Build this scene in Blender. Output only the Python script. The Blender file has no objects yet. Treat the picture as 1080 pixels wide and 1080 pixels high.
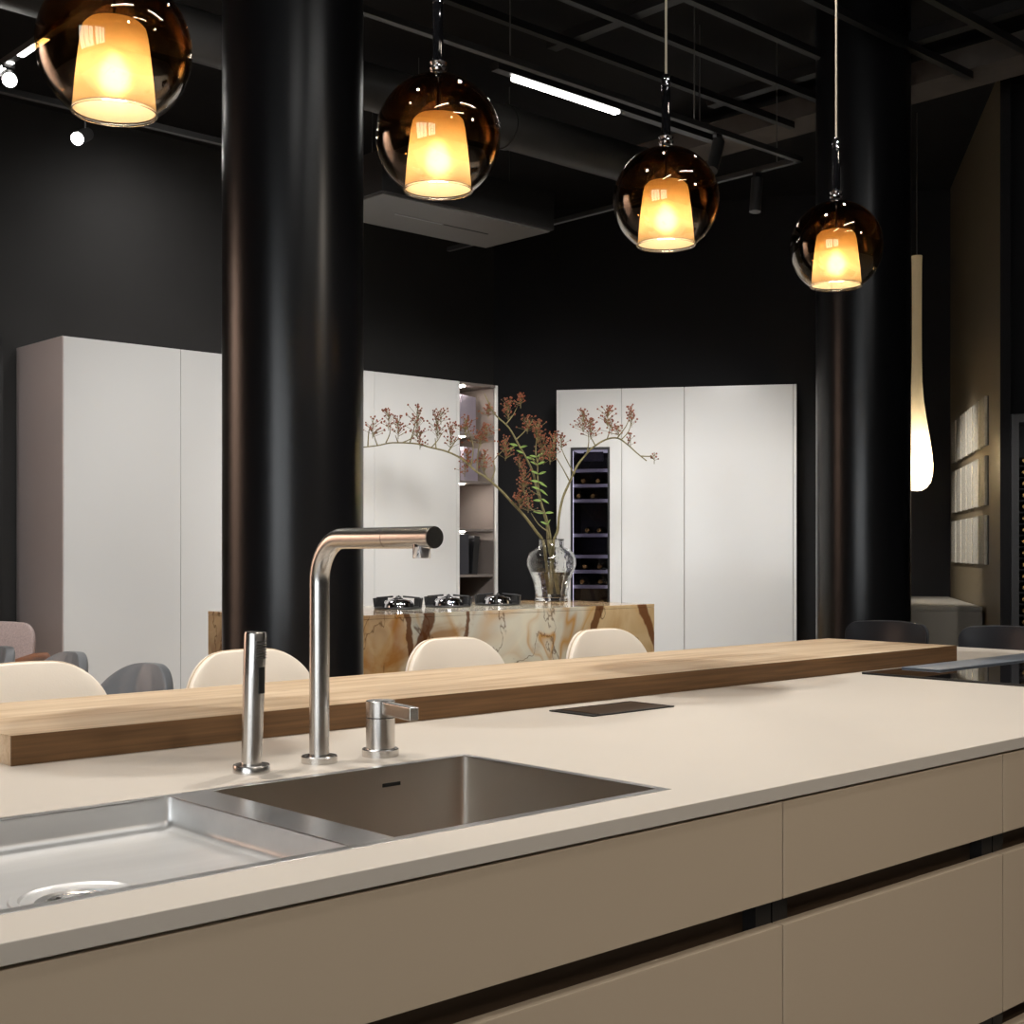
import bpy, bmesh, math, random
from mathutils import Vector, Matrix
random.seed(7)
PI = math.pi
sc = bpy.context.scene
COL = sc.collection
# ---------------------------------------------------------------- survey frame
F, TH, HZ, H = 1403.0, math.radians(47.05), 581.4, 1.27
SN, CS = math.sin(TH), math.cos(TH)

def ray(u, v):
    a = (u - 540) / F
    return Vector((SN * a + CS, -CS * a + SN, (HZ - v) / F))
def at_depth(u, v, d):
    r = ray(u, v) * d
    return Vector((r.x, r.y, r.z + H))
def at_height(u, v, z):
    r = ray(u, v); r = r * ((z - H) / r.z)
    return Vector((r.x, r.y, z))
def at_y(u, v, y):
    r = ray(u, v); r = r * (y / r.y)
    return Vector((r.x, r.y, r.z + H))

# ---------------------------------------------------------------- materials
def lin(c):
    out = []
    for v in c[:3]:
        v = v / 255.0
        out.append(v / 12.92 if v <= 0.04045 else ((v + 0.055) / 1.055) ** 2.4)
    return (*out, 1.0)

def base_mat(name):
    m = bpy.data.materials.new(name); m.use_nodes = True
    nt = m.node_tree
    return m, nt, nt.nodes['Principled BSDF']

def N(nt, t, **kw):
    n = nt.nodes.new(t)
    for k, v in kw.items(): setattr(n, k, v)
    return n

def ramp(nt, stops, interp='LINEAR'):
    r = N(nt, 'ShaderNodeValToRGB'); r.color_ramp.interpolation = interp
    e = r.color_ramp.elements
    while len(e) < len(stops): e.new(0.5)
    for i, (p, c) in enumerate(stops):
        e[i].position = p; e[i].color = c
    return r

def plain(name, rgb, rough=0.5, metal=0.0, spec=0.5, coat=0.0, var=0.04, vs=6.0, bump=0.0, bs=80.0, stretch=None):
    """Principled surface with a slight procedural mottling."""
    m, nt, b = base_mat(name)
    c = lin(rgb)
    tc = N(nt, 'ShaderNodeTexCoord')
    src = tc.outputs['Object']
    if stretch:
        mp = N(nt, 'ShaderNodeMapping'); mp.inputs['Scale'].default_value = stretch
        nt.links.new(src, mp.inputs['Vector']); src = mp.outputs['Vector']
    no = N(nt, 'ShaderNodeTexNoise'); no.inputs['Scale'].default_value = vs; no.inputs['Detail'].default_value = 4
    nt.links.new(src, no.inputs['Vector'])
    r = ramp(nt, [(0.3, tuple(x * (1 - var) for x in c[:3]) + (1,)), (0.7, tuple(min(1, x * (1 + var)) for x in c[:3]) + (1,))])
    nt.links.new(no.outputs['Fac'], r.inputs['Fac']); nt.links.new(r.outputs['Color'], b.inputs['Base Color'])
    b.inputs['Roughness'].default_value = rough; b.inputs['Metallic'].default_value = metal
    b.inputs['Specular IOR Level'].default_value = spec
    b.inputs['Coat Weight'].default_value = coat; b.inputs['Coat Roughness'].default_value = 0.05
    if bump:
        n2 = N(nt, 'ShaderNodeTexNoise'); n2.inputs['Scale'].default_value = bs; n2.inputs['Detail'].default_value = 3
        nt.links.new(src, n2.inputs['Vector'])
        bp = N(nt, 'ShaderNodeBump'); bp.inputs['Strength'].default_value = bump; bp.inputs['Distance'].default_value = 0.002
        nt.links.new(n2.outputs['Fac'], bp.inputs['Height']); nt.links.new(bp.outputs['Normal'], b.inputs['Normal'])
    return m

def emit(name, rgb, strength):
    m, nt, b = base_mat(name)
    b.inputs['Base Color'].default_value = (0, 0, 0, 1)
    b.inputs['Emission Color'].default_value = lin(rgb); b.inputs['Emission Strength'].default_value = strength
    return m

M = {}
M['worktop'] = plain('worktop_composite', (197, 188, 176), 0.45, var=0.015, vs=3, spec=0.35)
M['lacquer'] = plain('matt_beige_lacquer', (186, 168, 145), 0.5, var=0.012, vs=2, spec=0.3)
M['groove'] = plain('dark_bronze_channel', (78, 62, 48), 0.4, metal=0.3, var=0.05)
M['carcass'] = plain('charcoal_carcass', (52, 46, 42), 0.6)
M['white_gloss'] = plain('white_gloss_lacquer', (226, 225, 222), 0.12, var=0.008, vs=2, spec=0.4)
M['white_side'] = plain('white_satin_side', (206, 192, 187), 0.3, var=0.02, vs=2)  # white toned darker and pinkish, standing in for a dim reflection
M['wall'] = plain('black_wall_paint', (31, 30, 31), 0.75, var=0.12, vs=1.5, spec=0.25, bump=0.1, bs=220)
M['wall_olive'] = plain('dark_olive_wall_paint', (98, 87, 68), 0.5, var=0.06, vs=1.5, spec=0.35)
M['ceiling'] = plain('black_ceiling_paint', (30, 29, 29), 0.8, var=0.2, vs=2, spec=0.2)
M['black_metal'] = plain('black_metal', (30, 29, 29), 0.4, metal=0.0, var=0.1, spec=0.5)
M['dark_bar'] = plain('dark_grey_powder_coat', (46, 45, 44), 0.45, var=0.1)
M['grid_bar'] = plain('black_grid_bar', (32, 31, 31), 0.5, var=0.1)
M['column'] = plain('black_satin_column', (20, 20, 22), 0.28, var=0.05, vs=2, spec=0.5)
M['beam'] = plain('raw_brown_beam', (92, 84, 78), 0.8, var=0.15)
M['duct'] = plain('grey_ventilation_duct', (52, 50, 48), 0.55, metal=0.0, var=0.15)
M['floor'] = plain('polished_concrete', (112, 106, 100), 0.35, var=0.12, vs=1.2)
M['black_plastic'] = plain('black_plastic', (18, 18, 18), 0.4)
M['cast_iron'] = plain('black_cast_iron', (26, 26, 27), 0.5, bump=0.2, bs=300)
M['chrome'] = plain('polished_chrome', (225, 225, 228), 0.08, metal=1.0, var=0.01)
M['cream_leather'] = plain('cream_leather', (236, 226, 212), 0.5, var=0.02, bump=0.12, bs=250, spec=0.35)
M['black_leather'] = plain('black_leather', (38, 39, 43), 0.36, var=0.06, bump=0.15, bs=250)
M['grey_leather'] = plain('grey_leather', (140, 143, 147), 0.38, var=0.05, bump=0.15, bs=160)
M['pink_fabric'] = plain('pale_pink_woven_fabric', (190, 172, 168), 0.95, var=0.16, vs=140, bump=0.4, bs=300, spec=0.1)
M['tan_wood'] = plain('tan_bent_wood', (150, 88, 44), 0.35, var=0.2, vs=20, stretch=(1, 8, 8))
M['shelf_interior'] = plain('taupe_shelf_lining', (122, 112, 106), 0.45, var=0.05)
M['binder_dark'] = plain('dark_grey_binder_board', (52, 52, 58), 0.4)
M['binder_black'] = plain('black_binder_board', (26, 26, 28), 0.35)
M['binder_lilac'] = plain('lilac_grey_board', (146, 138, 150), 0.35, var=0.03)
M['grey_box'] = plain('stone_grey_laminate', (146, 141, 131), 0.5, var=0.03)
M['olive_panel'] = plain('olive_grey_panel', (98, 94, 80), 0.3)
M['sample'] = plain('glossy_pale_sample', (204, 198, 184), 0.1, var=0.12, vs=40, bump=0.25, bs=160)
M['gold_foil'] = plain('gold_foil_cap', (214, 176, 104), 0.25, metal=0.8)
M['bottle_glass'] = plain('dark_bottle_glass', (22, 24, 20), 0.12, spec=0.6)
M['shelf_front'] = plain('grey_aluminium', (172, 172, 178), 0.4, metal=0.2)
M['cord'] = plain('pale_textile_cord', (190, 180, 160), 0.7)
M['cable'] = plain('thin_steel_cable', (110, 108, 104), 0.4, metal=0.5)
M['bark'] = plain('green_brown_twig_bark', (112, 102, 66), 0.7, var=0.3, vs=30)
M['leaf'] = plain('fresh_green_leaf', (122, 146, 72), 0.5, var=0.25, vs=30)
M['berry'] = plain('dark_red_berry', (124, 68, 46), 0.4, var=0.4, vs=25)
M['seam'] = plain('tan_seam', (196, 176, 150), 0.6)
M['seam_dark'] = plain('grey_seam', (90, 90, 92), 0.5)
M['led'] = emit('led_strip_diffuser', (255, 252, 246), 14)
M['spot_lens'] = emit('spotlight_lens', (255, 252, 244), 60)
M['led_small'] = emit('small_downlight_lens', (255, 246, 236), 160)
M['cooler_led_dim'] = emit('dim_cooler_led', (236, 236, 250), .8)
M['cooler_led'] = emit('cooler_led', (240, 240, 250), 5)
M['bulb'] = emit('warm_bulb', (255, 232, 200), 78)
M['drop_bulb'] = emit('bright_warm_bulb', (255, 236, 200), 130)

def steel(name, rgb, rough, stretch):
    m, nt, b = base_mat(name)
    tc = N(nt, 'ShaderNodeTexCoord'); mp = N(nt, 'ShaderNodeMapping'); mp.inputs['Scale'].default_value = stretch
    no = N(nt, 'ShaderNodeTexNoise'); no.inputs['Scale'].default_value = 12; no.inputs['Detail'].default_value = 5
    nt.links.new(tc.outputs['Object'], mp.inputs['Vector']); nt.links.new(mp.outputs['Vector'], no.inputs['Vector'])
    r = ramp(nt, [(0.3, (rough * .95,) * 3 + (1,)), (0.7, (rough * 1.06,) * 3 + (1,))])
    nt.links.new(no.outputs['Fac'], r.inputs['Fac']); nt.links.new(r.outputs['Color'], b.inputs['Roughness'])
    b.inputs['Base Color'].default_value = lin(rgb); b.inputs['Metallic'].default_value = 1.0
    return m
M['steel'] = steel('brushed_stainless_steel', (206, 203, 199), 0.26, (3, 3, .1))
M['sink_steel'] = steel('brushed_sink_steel', (206, 205, 204), 0.3, (.3, 6, 6))

def oak():
    m, nt, b = base_mat('oiled_oak')
    tc = N(nt, 'ShaderNodeTexCoord')
    mp = N(nt, 'ShaderNodeMapping'); mp.inputs['Scale'].default_value = (0.9, 14, 14)
    nt.links.new(tc.outputs['Object'], mp.inputs['Vector'])
    n1 = N(nt, 'ShaderNodeTexNoise'); n1.inputs['Scale'].default_value = 2.2; n1.inputs['Detail'].default_value = 6; n1.inputs['Distortion'].default_value = 0.6
    nt.links.new(mp.outputs['Vector'], n1.inputs['Vector'])
    mp2 = N(nt, 'ShaderNodeMapping'); mp2.inputs['Scale'].default_value = (3, 120, 120)
    nt.links.new(tc.outputs['Object'], mp2.inputs['Vector'])
    n2 = N(nt, 'ShaderNodeTexNoise'); n2.inputs['Scale'].default_value = 2; n2.inputs['Detail'].default_value = 3
    nt.links.new(mp2.outputs['Vector'], n2.inputs['Vector'])
    r = ramp(nt, [(0.28, lin((172, 145, 115))), (0.5, lin((200, 176, 146))), (0.72, lin((214, 194, 167)))])
    nt.links.new(n1.outputs['Fac'], r.inputs['Fac'])
    r2 = ramp(nt, [(0.3, (0.86, 0.84, 0.82, 1)), (0.6, (1, 1, 1, 1))])
    nt.links.new(n2.outputs['Fac'], r2.inputs['Fac'])
    mx = N(nt, 'ShaderNodeMix', data_type='RGBA', blend_type='MULTIPLY'); mx.inputs[0].default_value = 1
    nt.links.new(r.outputs['Color'], mx.inputs[6]); nt.links.new(r2.outputs['Color'], mx.inputs[7])
    # a few small knots
    vo = N(nt, 'ShaderNodeTexVoronoi'); vo.inputs['Scale'].default_value = 3.2
    mp3 = N(nt, 'ShaderNodeMapping'); mp3.inputs['Scale'].default_value = (0.7, 2.2, 2.2); mp3.inputs['Location'].default_value = (0.3, 0.1, 0)
    nt.links.new(tc.outputs['Object'], mp3.inputs['Vector']); nt.links.new(mp3.outputs['Vector'], vo.inputs['Vector'])
    r3 = ramp(nt, [(0.02, (0.35, 0.24, 0.16, 1)), (0.07, (1, 1, 1, 1))])
    nt.links.new(vo.outputs['Distance'], r3.inputs['Fac'])
    mx2 = N(nt, 'ShaderNodeMix', data_type='RGBA', blend_type='MULTIPLY'); mx2.inputs[0].default_value = 0.8
    nt.links.new(mx.outputs[2], mx2.inputs[6]); nt.links.new(r3.outputs['Color'], mx2.inputs[7])
    nt.links.new(mx2.outputs[2], b.inputs['Base Color'])
    b.inputs['Roughness'].default_value = 0.5; b.inputs['Specular IOR Level'].default_value = 0.3
    bp = N(nt, 'ShaderNodeBump'); bp.inputs['Strength'].default_value = 0.12; bp.inputs['Distance'].default_value = 0.001
    nt.links.new(n2.outputs['Fac'], bp.inputs['Height']); nt.links.new(bp.outputs['Normal'], b.inputs['Normal'])
    return m
M['oak'] = oak()

def onyx():
    """Pale green-grey stone with swirling ochre bands and dark brown veins."""
    m, nt, b = base_mat('veined_onyx')
    L = nt.links
    tc = N(nt, 'ShaderNodeTexCoord')
    def math_(op, a, c=None):
        n = N(nt, 'ShaderNodeMath', operation=op)
        for i, v in enumerate((a, c)):
            if v is None: continue
            if isinstance(v, (int, float)): n.inputs[i].default_value = v
            else: L.new(v, n.inputs[i])
        return n.outputs[0]
    def noise(scale, detail=4, dist=0.0, off=(0, 0, 0), st=(1, 1, 1)):
        mp = N(nt, 'ShaderNodeMapping'); mp.inputs['Location'].default_value = off; mp.inputs['Scale'].default_value = st
        L.new(tc.outputs['Object'], mp.inputs['Vector'])
        n = N(nt, 'ShaderNodeTexNoise'); n.inputs['Scale'].default_value = scale; n.inputs['Detail'].default_value = detail
        n.inputs['Distortion'].default_value = dist
        L.new(mp.outputs['Vector'], n.inputs['Vector'])
        return n.outputs['Fac']
    def mix(fac, ca, cb):
        n = N(nt, 'ShaderNodeMix', data_type='RGBA')
        if isinstance(fac, float): n.inputs[0].default_value = fac
        else: L.new(fac, n.inputs[0])
        for i, v in ((6, ca), (7, cb)):
            if isinstance(v, tuple): n.inputs[i].default_value = v
            else: L.new(v, n.inputs[i])
        return n.outputs[2]
    low = noise(1.3, 3, 1.2, (3.1, 0.4, 1.7))
    base = ramp(nt, [(0.3, lin((206, 200, 184))), (0.5, lin((224, 214, 190))), (0.7, lin((196, 194, 180)))])
    L.new(low, base.inputs['Fac'])
    # ochre flow bands: contour lines of a warped noise
    w = noise(1.15, 2, 1.6, (0.4, 2.0, 0.9), (1.0, 1.0, 0.55))
    bands = math_('FRACT', math_('MULTIPLY', w, 9.0))
    br = ramp(nt, [(0.0, (0, 0, 0, 1)), (0.42, (0.05,) * 3 + (1,)), (0.62, (0.95,) * 3 + (1,)), (0.74, (0.5,) * 3 + (1,)), (1.0, (0, 0, 0, 1))])
    L.new(bands, br.inputs['Fac'])
    zone = ramp(nt, [(0.45, (0.05,) * 3 + (1,)), (0.6, (1, 1, 1, 1))]); L.new(noise(0.9, 2, 0.5, (7, 1, 3)), zone.inputs['Fac'])
    f1 = math_('MULTIPLY', br.outputs['Color'], zone.outputs['Color'])
    c1 = mix(f1, base.outputs['Color'], lin((196, 142, 70)))
    # rusty patches
    pr = ramp(nt, [(0.60, (0, 0, 0, 1)), (0.68, (0.8,) * 3 + (1,))]); L.new(noise(1.6, 5, 0.9, (1.2, 5.5, 2.6)), pr.inputs['Fac'])
    c2 = mix(pr.outputs['Color'], c1, lin((166, 116, 62)))
    sx = N(nt, 'ShaderNodeSeparateXYZ'); L.new(tc.outputs['Object'], sx.inputs[0])
    xw = math_('ADD', sx.outputs['X'], math_('MULTIPLY', math_('SUBTRACT', noise(1.8, 4, 0.4, (9, 2, 6)), 0.5), 1.1))
    tan_r = N(nt, 'ShaderNodeMapRange'); tan_r.interpolation_type = 'SMOOTHSTEP'
    tan_r.inputs['From Min'].default_value = 1.95; tan_r.inputs['From Max'].default_value = 2.2; tan_r.inputs['To Max'].default_value = 0.85; L.new(xw, tan_r.inputs['Value'])
    rust_l = N(nt, 'ShaderNodeMapRange'); rust_l.interpolation_type = 'SMOOTHSTEP'
    rust_l.inputs['From Min'].default_value = 0.82; rust_l.inputs['From Max'].default_value = 0.60; rust_l.inputs['To Max'].default_value = 0.8; L.new(xw, rust_l.inputs['Value'])
    grain = ramp(nt, [(0.3, lin((150, 104, 56))), (0.5, lin((196, 156, 104))), (0.65, lin((172, 112, 48)))]); L.new(noise(4.5, 6, 0.8, (5, 3, 1)), grain.inputs['Fac'])
    tanc = ramp(nt, [(0.3, lin((196, 152, 92))), (0.55, lin((218, 184, 132))), (0.75, lin((186, 134, 66)))]); L.new(noise(2.6, 5, 0.8, (2, 7, 1)), tanc.inputs['Fac'])
    c2 = mix(tan_r.outputs[0], c2, tanc.outputs['Color'])
    c2 = mix(rust_l.outputs[0], c2, grain.outputs['Color'])
    # thin dark cracks
    cr = ramp(nt, [(0.0, (0.8,) * 3 + (1,)), (0.006, (0, 0, 0, 1))])
    L.new(math_('ABSOLUTE', math_('SUBTRACT', noise(1.5, 5, 0.8, (2.2, 8.1, 4.4), (1.2, 1, 0.6)), 0.5)), cr.inputs['Fac'])
    c3 = mix(cr.outputs['Color'], c2, lin((84, 52, 28)))
    # broad slanting chocolate veins
    sp = N(nt, 'ShaderNodeSeparateXYZ'); L.new(tc.outputs['Object'], sp.inputs[0])
    wob = math_('MULTIPLY', math_('SUBTRACT', noise(5, 4, 0, (4, 4, 4)), 0.5), 0.14)
    col = c3
    for x0, k, wd in ((2.60, 0.55, 0.05), (2.20, -0.45, 0.042), (0.62, 0.16, 0.022), (1.08, -0.12, 0.014), (0.80, -0.42, 0.046)):
        d = math_('ABSOLUTE', math_('ADD', math_('SUBTRACT', math_('SUBTRACT', sp.outputs['X'], x0), math_('MULTIPLY', math_('SUBTRACT', 0.92, sp.outputs['Z']), k)), wob))
        rr = ramp(nt, [(wd * 0.75, (0.9,) * 3 + (1,)), (wd, (0, 0, 0, 1))]); L.new(d, rr.inputs['Fac'])
        col = mix(rr.outputs['Color'], col, lin((100, 58, 30) if wd != 0.05 else (112, 62, 30)))
    L.new(col, b.inputs['Base Color'])
    b.inputs['Roughness'].default_value = 0.12
    return m
M['onyx'] = onyx()

def schlick(nt, f0):
    """reflectance of a thin sheet, the same from both sides"""
    lw = N(nt, 'ShaderNodeLayerWeight'); lw.inputs['Blend'].default_value = 0.5
    pw = N(nt, 'ShaderNodeMath', operation='POWER'); pw.inputs[1].default_value = 4.0
    nt.links.new(lw.outputs['Facing'], pw.inputs[0])
    ma = N(nt, 'ShaderNodeMath', operation='MULTIPLY_ADD'); ma.inputs[1].default_value = 1 - f0; ma.inputs[2].default_value = f0
    nt.links.new(pw.outputs[0], ma.inputs[0])
    return ma.outputs[0]

def smoked_glass():
    """Mirror-metallised brown glass, denser at the top than at the mouth."""
    m, nt, b = base_mat('smoked_mirror_glass')
    nt.nodes.remove(b); L = nt.links
    out = nt.nodes['Material Output']
    tc = N(nt, 'ShaderNodeTexCoord'); sp = N(nt, 'ShaderNodeSeparateXYZ'); L.new(tc.outputs['Object'], sp.inputs[0])
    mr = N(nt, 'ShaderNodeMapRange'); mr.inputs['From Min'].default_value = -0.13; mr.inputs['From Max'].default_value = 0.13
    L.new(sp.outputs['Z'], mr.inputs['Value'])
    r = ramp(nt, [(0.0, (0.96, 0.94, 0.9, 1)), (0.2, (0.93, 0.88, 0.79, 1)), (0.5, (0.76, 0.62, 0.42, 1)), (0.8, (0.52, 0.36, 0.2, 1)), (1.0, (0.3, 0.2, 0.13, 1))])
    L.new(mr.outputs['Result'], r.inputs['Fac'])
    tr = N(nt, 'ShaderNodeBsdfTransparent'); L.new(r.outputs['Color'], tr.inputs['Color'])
    gl = N(nt, 'ShaderNodeBsdfGlossy'); gl.inputs['Roughness'].default_value = 0.02; gl.inputs['Color'].default_value = (0.9, 0.86, 0.82, 1)
    fr = schlick(nt, 0.08)
    mx = N(nt, 'ShaderNodeMixShader')
    L.new(fr, mx.inputs['Fac']); L.new(tr.outputs[0], mx.inputs[1]); L.new(gl.outputs[0], mx.inputs[2])
    L.new(mx.outputs[0], out.inputs['Surface'])
    return m
M['smoked'] = smoked_glass()

def thin_glass(name, tint, ior=1.45):
    m, nt, b = base_mat(name)
    nt.nodes.remove(b); L = nt.links; out = nt.nodes['Material Output']
    tr = N(nt, 'ShaderNodeBsdfTransparent'); tr.inputs['Color'].default_value = tint
    gl = N(nt, 'ShaderNodeBsdfGlossy'); gl.inputs['Roughness'].default_value = 0.02
    fr = schlick(nt, ((ior - 1) / (ior + 1)) ** 2)
    no = N(nt, 'ShaderNodeTexNoise'); no.inputs['Scale'].default_value = 9
    bp = N(nt, 'ShaderNodeBump'); bp.inputs['Strength'].default_value = 0.02
    L.new(no.outputs['Fac'], bp.inputs['Height']); L.new(bp.outputs['Normal'], gl.inputs['Normal'])
    mx = N(nt, 'ShaderNodeMixShader')
    L.new(fr, mx.inputs['Fac']); L.new(tr.outputs[0], mx.inputs[1]); L.new(gl.outputs[0], mx.inputs[2])
    L.new(mx.outputs[0], out.inputs['Surface'])
    return m
M['tinted_pane'] = thin_glass('tinted_cooler_glass', (0.62, 0.6, 0.66, 1))
M['window_glass'] = thin_glass('clear_window_glass', (0.97, 0.98, 0.98, 1))

def clear_glass(name, col, ior, rough=0.0):
    m, nt, b = base_mat(name)
    b.inputs['Base Color'].default_value = col; b.inputs['Transmission Weight'].default_value = 1
    b.inputs['Roughness'].default_value = rough; b.inputs['IOR'].default_value = ior
    no = N(nt, 'ShaderNodeTexNoise'); no.inputs['Scale'].default_value = 14
    bp = N(nt, 'ShaderNodeBump'); bp.inputs['Strength'].default_value = 0.06; bp.inputs['Distance'].default_value = 0.01
    nt.links.new(no.outputs['Fac'], bp.inputs['Height']); nt.links.new(bp.outputs['Normal'], b.inputs['Normal'])
    return m
M['vase_glass'] = clear_glass('clear_vase_glass', (0.97, 0.98, 0.97, 1), 1.45)
M['water'] = clear_glass('vase_water', (0.98, 0.985, 0.97, 1), 1.33)
M['clear_rim'] = clear_glass('clear_rim_glass', (1, 0.97, 0.9, 1), 1.45)

def opal(name, rgb, e_rgb, e, clear=0.0, rough=0.3):
    m, nt, b = base_mat(name)
    nt.nodes.remove(b); L = nt.links; out = nt.nodes['Material Output']
    no = N(nt, 'ShaderNodeTexNoise'); no.inputs['Scale'].default_value = 20
    c = lin(rgb)
    r = ramp(nt, [(0.3, tuple(x * .97 for x in c[:3]) + (1,)), (0.7, c)]); L.new(no.outputs['Fac'], r.inputs['Fac'])
    tl = N(nt, 'ShaderNodeBsdfTranslucent'); df = N(nt, 'ShaderNodeBsdfDiffuse'); rf = N(nt, 'ShaderNodeBsdfRefraction')
    rf.inputs['Roughness'].default_value = rough; rf.inputs['IOR'].default_value = 1.3
    for n_ in (tl, df, rf): L.new(r.outputs['Color'], n_.inputs['Color'])
    mx = N(nt, 'ShaderNodeMixShader'); mx.inputs[0].default_value = 0.4
    L.new(tl.outputs[0], mx.inputs[1]); L.new(df.outputs[0], mx.inputs[2])
    m2 = N(nt, 'ShaderNodeMixShader'); m2.inputs[0].default_value = clear
    L.new(mx.outputs[0], m2.inputs[1]); L.new(rf.outputs[0], m2.inputs[2])
    em = N(nt, 'ShaderNodeEmission'); em.inputs['Color'].default_value = lin(e_rgb); em.inputs['Strength'].default_value = e
    ad = N(nt, 'ShaderNodeAddShader'); L.new(m2.outputs[0], ad.inputs[0]); L.new(em.outputs[0], ad.inputs[1])
    L.new(ad.outputs[0], out.inputs['Surface'])
    return m
M['shade'] = opal('opal_cream_shade', (214, 196, 166), (255, 205, 130), 0.04, 0.4, 0.5)
M['drop'] = opal('milky_drop_glass', (246, 238, 220), (255, 225, 170), 0.05)

def hob_glass():
    m, nt, b = base_mat('black_ceramic_glass')
    b.inputs['Base Color'].default_value = (0.006, 0.006, 0.007, 1); b.inputs['Roughness'].default_value = 0.03
    b.inputs['IOR'].default_value = 1.6
    return m
M['hob'] = hob_glass()
M['flap'] = plain('blue_grey_satin_steel', (140, 148, 158), 0.3, metal=0.3, var=0.03, stretch=(1, 20, 1))
M['tray'] = plain('worn_steel_tray', (214, 213, 211), 0.40, metal=0.72, var=0.05, vs=4, stretch=(.6, 5, 5))  # paler, less metallic steel standing in for bright reflections in the tray

# ---------------------------------------------------------------- mesh helpers
class MB:
    def __init__(s): s.v, s.f = [], []
    def add(s, vs, fs):
        o = len(s.v); s.v += [Vector(p) for p in vs]; s.f += [tuple(i + o for i in f) for f in fs]; return s
    def box(s, x0, y0, z0, x1, y1, z1):
        vs = [(x, y, z) for z in (z0, z1) for y in (y0, y1) for x in (x0, x1)]
        return s.add(vs, [(0, 2, 3, 1), (4, 5, 7, 6), (0, 1, 5, 4), (2, 6, 7, 3), (0, 4, 6, 2), (1, 3, 7, 5)])
    def lathe(s, prof, c=(0, 0, 0), n=32, axis='Z', closed=False):
        """prof: list of (r, h). Ends on r=0 make a pole."""
        c = Vector(c); rings = []; vs = []; fs = []
        for r, h in prof:
            if r < 1e-6:
                rings.append([len(vs)]); vs.append((0, 0, h))
            else:
                rings.append(list(range(len(vs), len(vs) + n)))
                vs += [(r * math.cos(2 * PI * k / n), r * math.sin(2 * PI * k / n), h) for k in range(n)]
        pairs = list(zip(rings[:-1], rings[1:]))
        if closed: pairs.append((rings[-1], rings[0]))
        for A, B in pairs:
            for k in range(n):
                k2 = (k + 1) % n
                if len(A) == 1 and len(B) == 1: continue
                if len(A) == 1: fs.append((A[0], B[k2], B[k]))
                elif len(B) == 1: fs.append((A[k], A[k2], B[0]))
                else: fs.append((A[k], A[k2], B[k2], B[k]))
        if axis == 'Y': vs = [(x, z, y) for x, y, z in vs]; fs = [tuple(reversed(f)) for f in fs]
        if axis == 'X': vs = [(z, x, y) for x, y, z in vs]
        return s.add([Vector(p) + c for p in vs], fs)
    def cyl(s, c, r, h, n=32, axis='Z'):
        return s.lathe([(0, 0), (r, 0), (r, h), (0, h)], c, n, axis)
    def tube(s, pts, r, n=16, cap=True):
        pts = [Vector(p) for p in pts]
        rs = r if isinstance(r, (list, tuple)) else [r] * len(pts)
        t0 = (pts[1] - pts[0]).normalized()
        up = Vector((0, 0, 1)) if abs(t0.z) < 0.9 else Vector((1, 0, 0))
        a = t0.cross(up).normalized()
        rings = []
        for i, p in enumerate(pts):
            if i == 0: t = t0
            elif i == len(pts) - 1: t = (pts[i] - pts[i - 1]).normalized()
            else: t = ((pts[i + 1] - p).normalized() + (p - pts[i - 1]).normalized()).normalized()
            a = (a - t * a.dot(t)).normalized(); b = t.cross(a)
            rings.append([p + (a * math.cos(2 * PI * k / n) + b * math.sin(2 * PI * k / n)) * rs[i] for k in range(n)])
        vs = [q for R in rings for q in R]; fs = []
        for i in range(len(rings) - 1):
            for k in range(n):
                k2 = (k + 1) % n
                fs.append((i * n + k, i * n + k2, (i + 1) * n + k2, (i + 1) * n + k))
        if cap:
            fs.append(tuple(reversed(range(n)))); fs.append(tuple((len(rings) - 1) * n + k for k in range(n)))
        return s.add(vs, fs)
    def ball(s, c, r, n=8):
        pr = [(max(0, r * math.sin(PI * k / n)) if 0 < k < n else 0, -r * math.cos(PI * k / n)) for k in range(n + 1)]
        return s.lathe(pr, c, max(6, n))
    def prism(s, poly, z0, z1):
        n = len(poly)
        vs = [(x, y, z0) for x, y in poly] + [(x, y, z1) for x, y in poly]
        fs = [tuple(reversed(range(n))), tuple(range(n, 2 * n))] + [(k, (k + 1) % n, n + (k + 1) % n, n + k) for k in range(n)]
        return s.add(vs, fs)
    def build(s, name, mat, parent=None, bevel=0.0, seg=2, smooth=False, local=False, subsurf=0, angle=40):
        me = bpy.data.meshes.new(name)
        vs = s.v
        if parent is not None and not local:
            inv = world(parent).inverted(); vs = [inv @ p for p in vs]
        me.from_pydata([tuple(p) for p in vs], [], s.f); me.validate()
        bm = bmesh.new(); bm.from_mesh(me)
        bmesh.ops.recalc_face_normals(bm, faces=bm.faces); bm.to_mesh(me); bm.free()
        me.materials.append(M[mat])
        o = bpy.data.objects.new(name, me); COL.objects.link(o)
        if parent is not None: o.parent = parent
        if smooth or bevel:
            for p in me.polygons: p.use_smooth = True
        if bevel:
            md = o.modifiers.new('edge', 'BEVEL'); md.width = bevel; md.segments = seg; md.limit_method = 'ANGLE'; md.angle_limit = math.radians(35)
            md.harden_normals = True
        if subsurf:
            md = o.modifiers.new('smooth', 'SUBSURF'); md.levels = md.render_levels = subsurf
        if smooth and not subsurf:
            try: me.set_sharp_from_angle(angle=math.radians(angle))
            except Exception: pass
        return o

def world(o):
    m = Matrix.LocRotScale(o.location, o.rotation_euler, o.scale)
    return world(o.parent) @ m if o.parent else m

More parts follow.
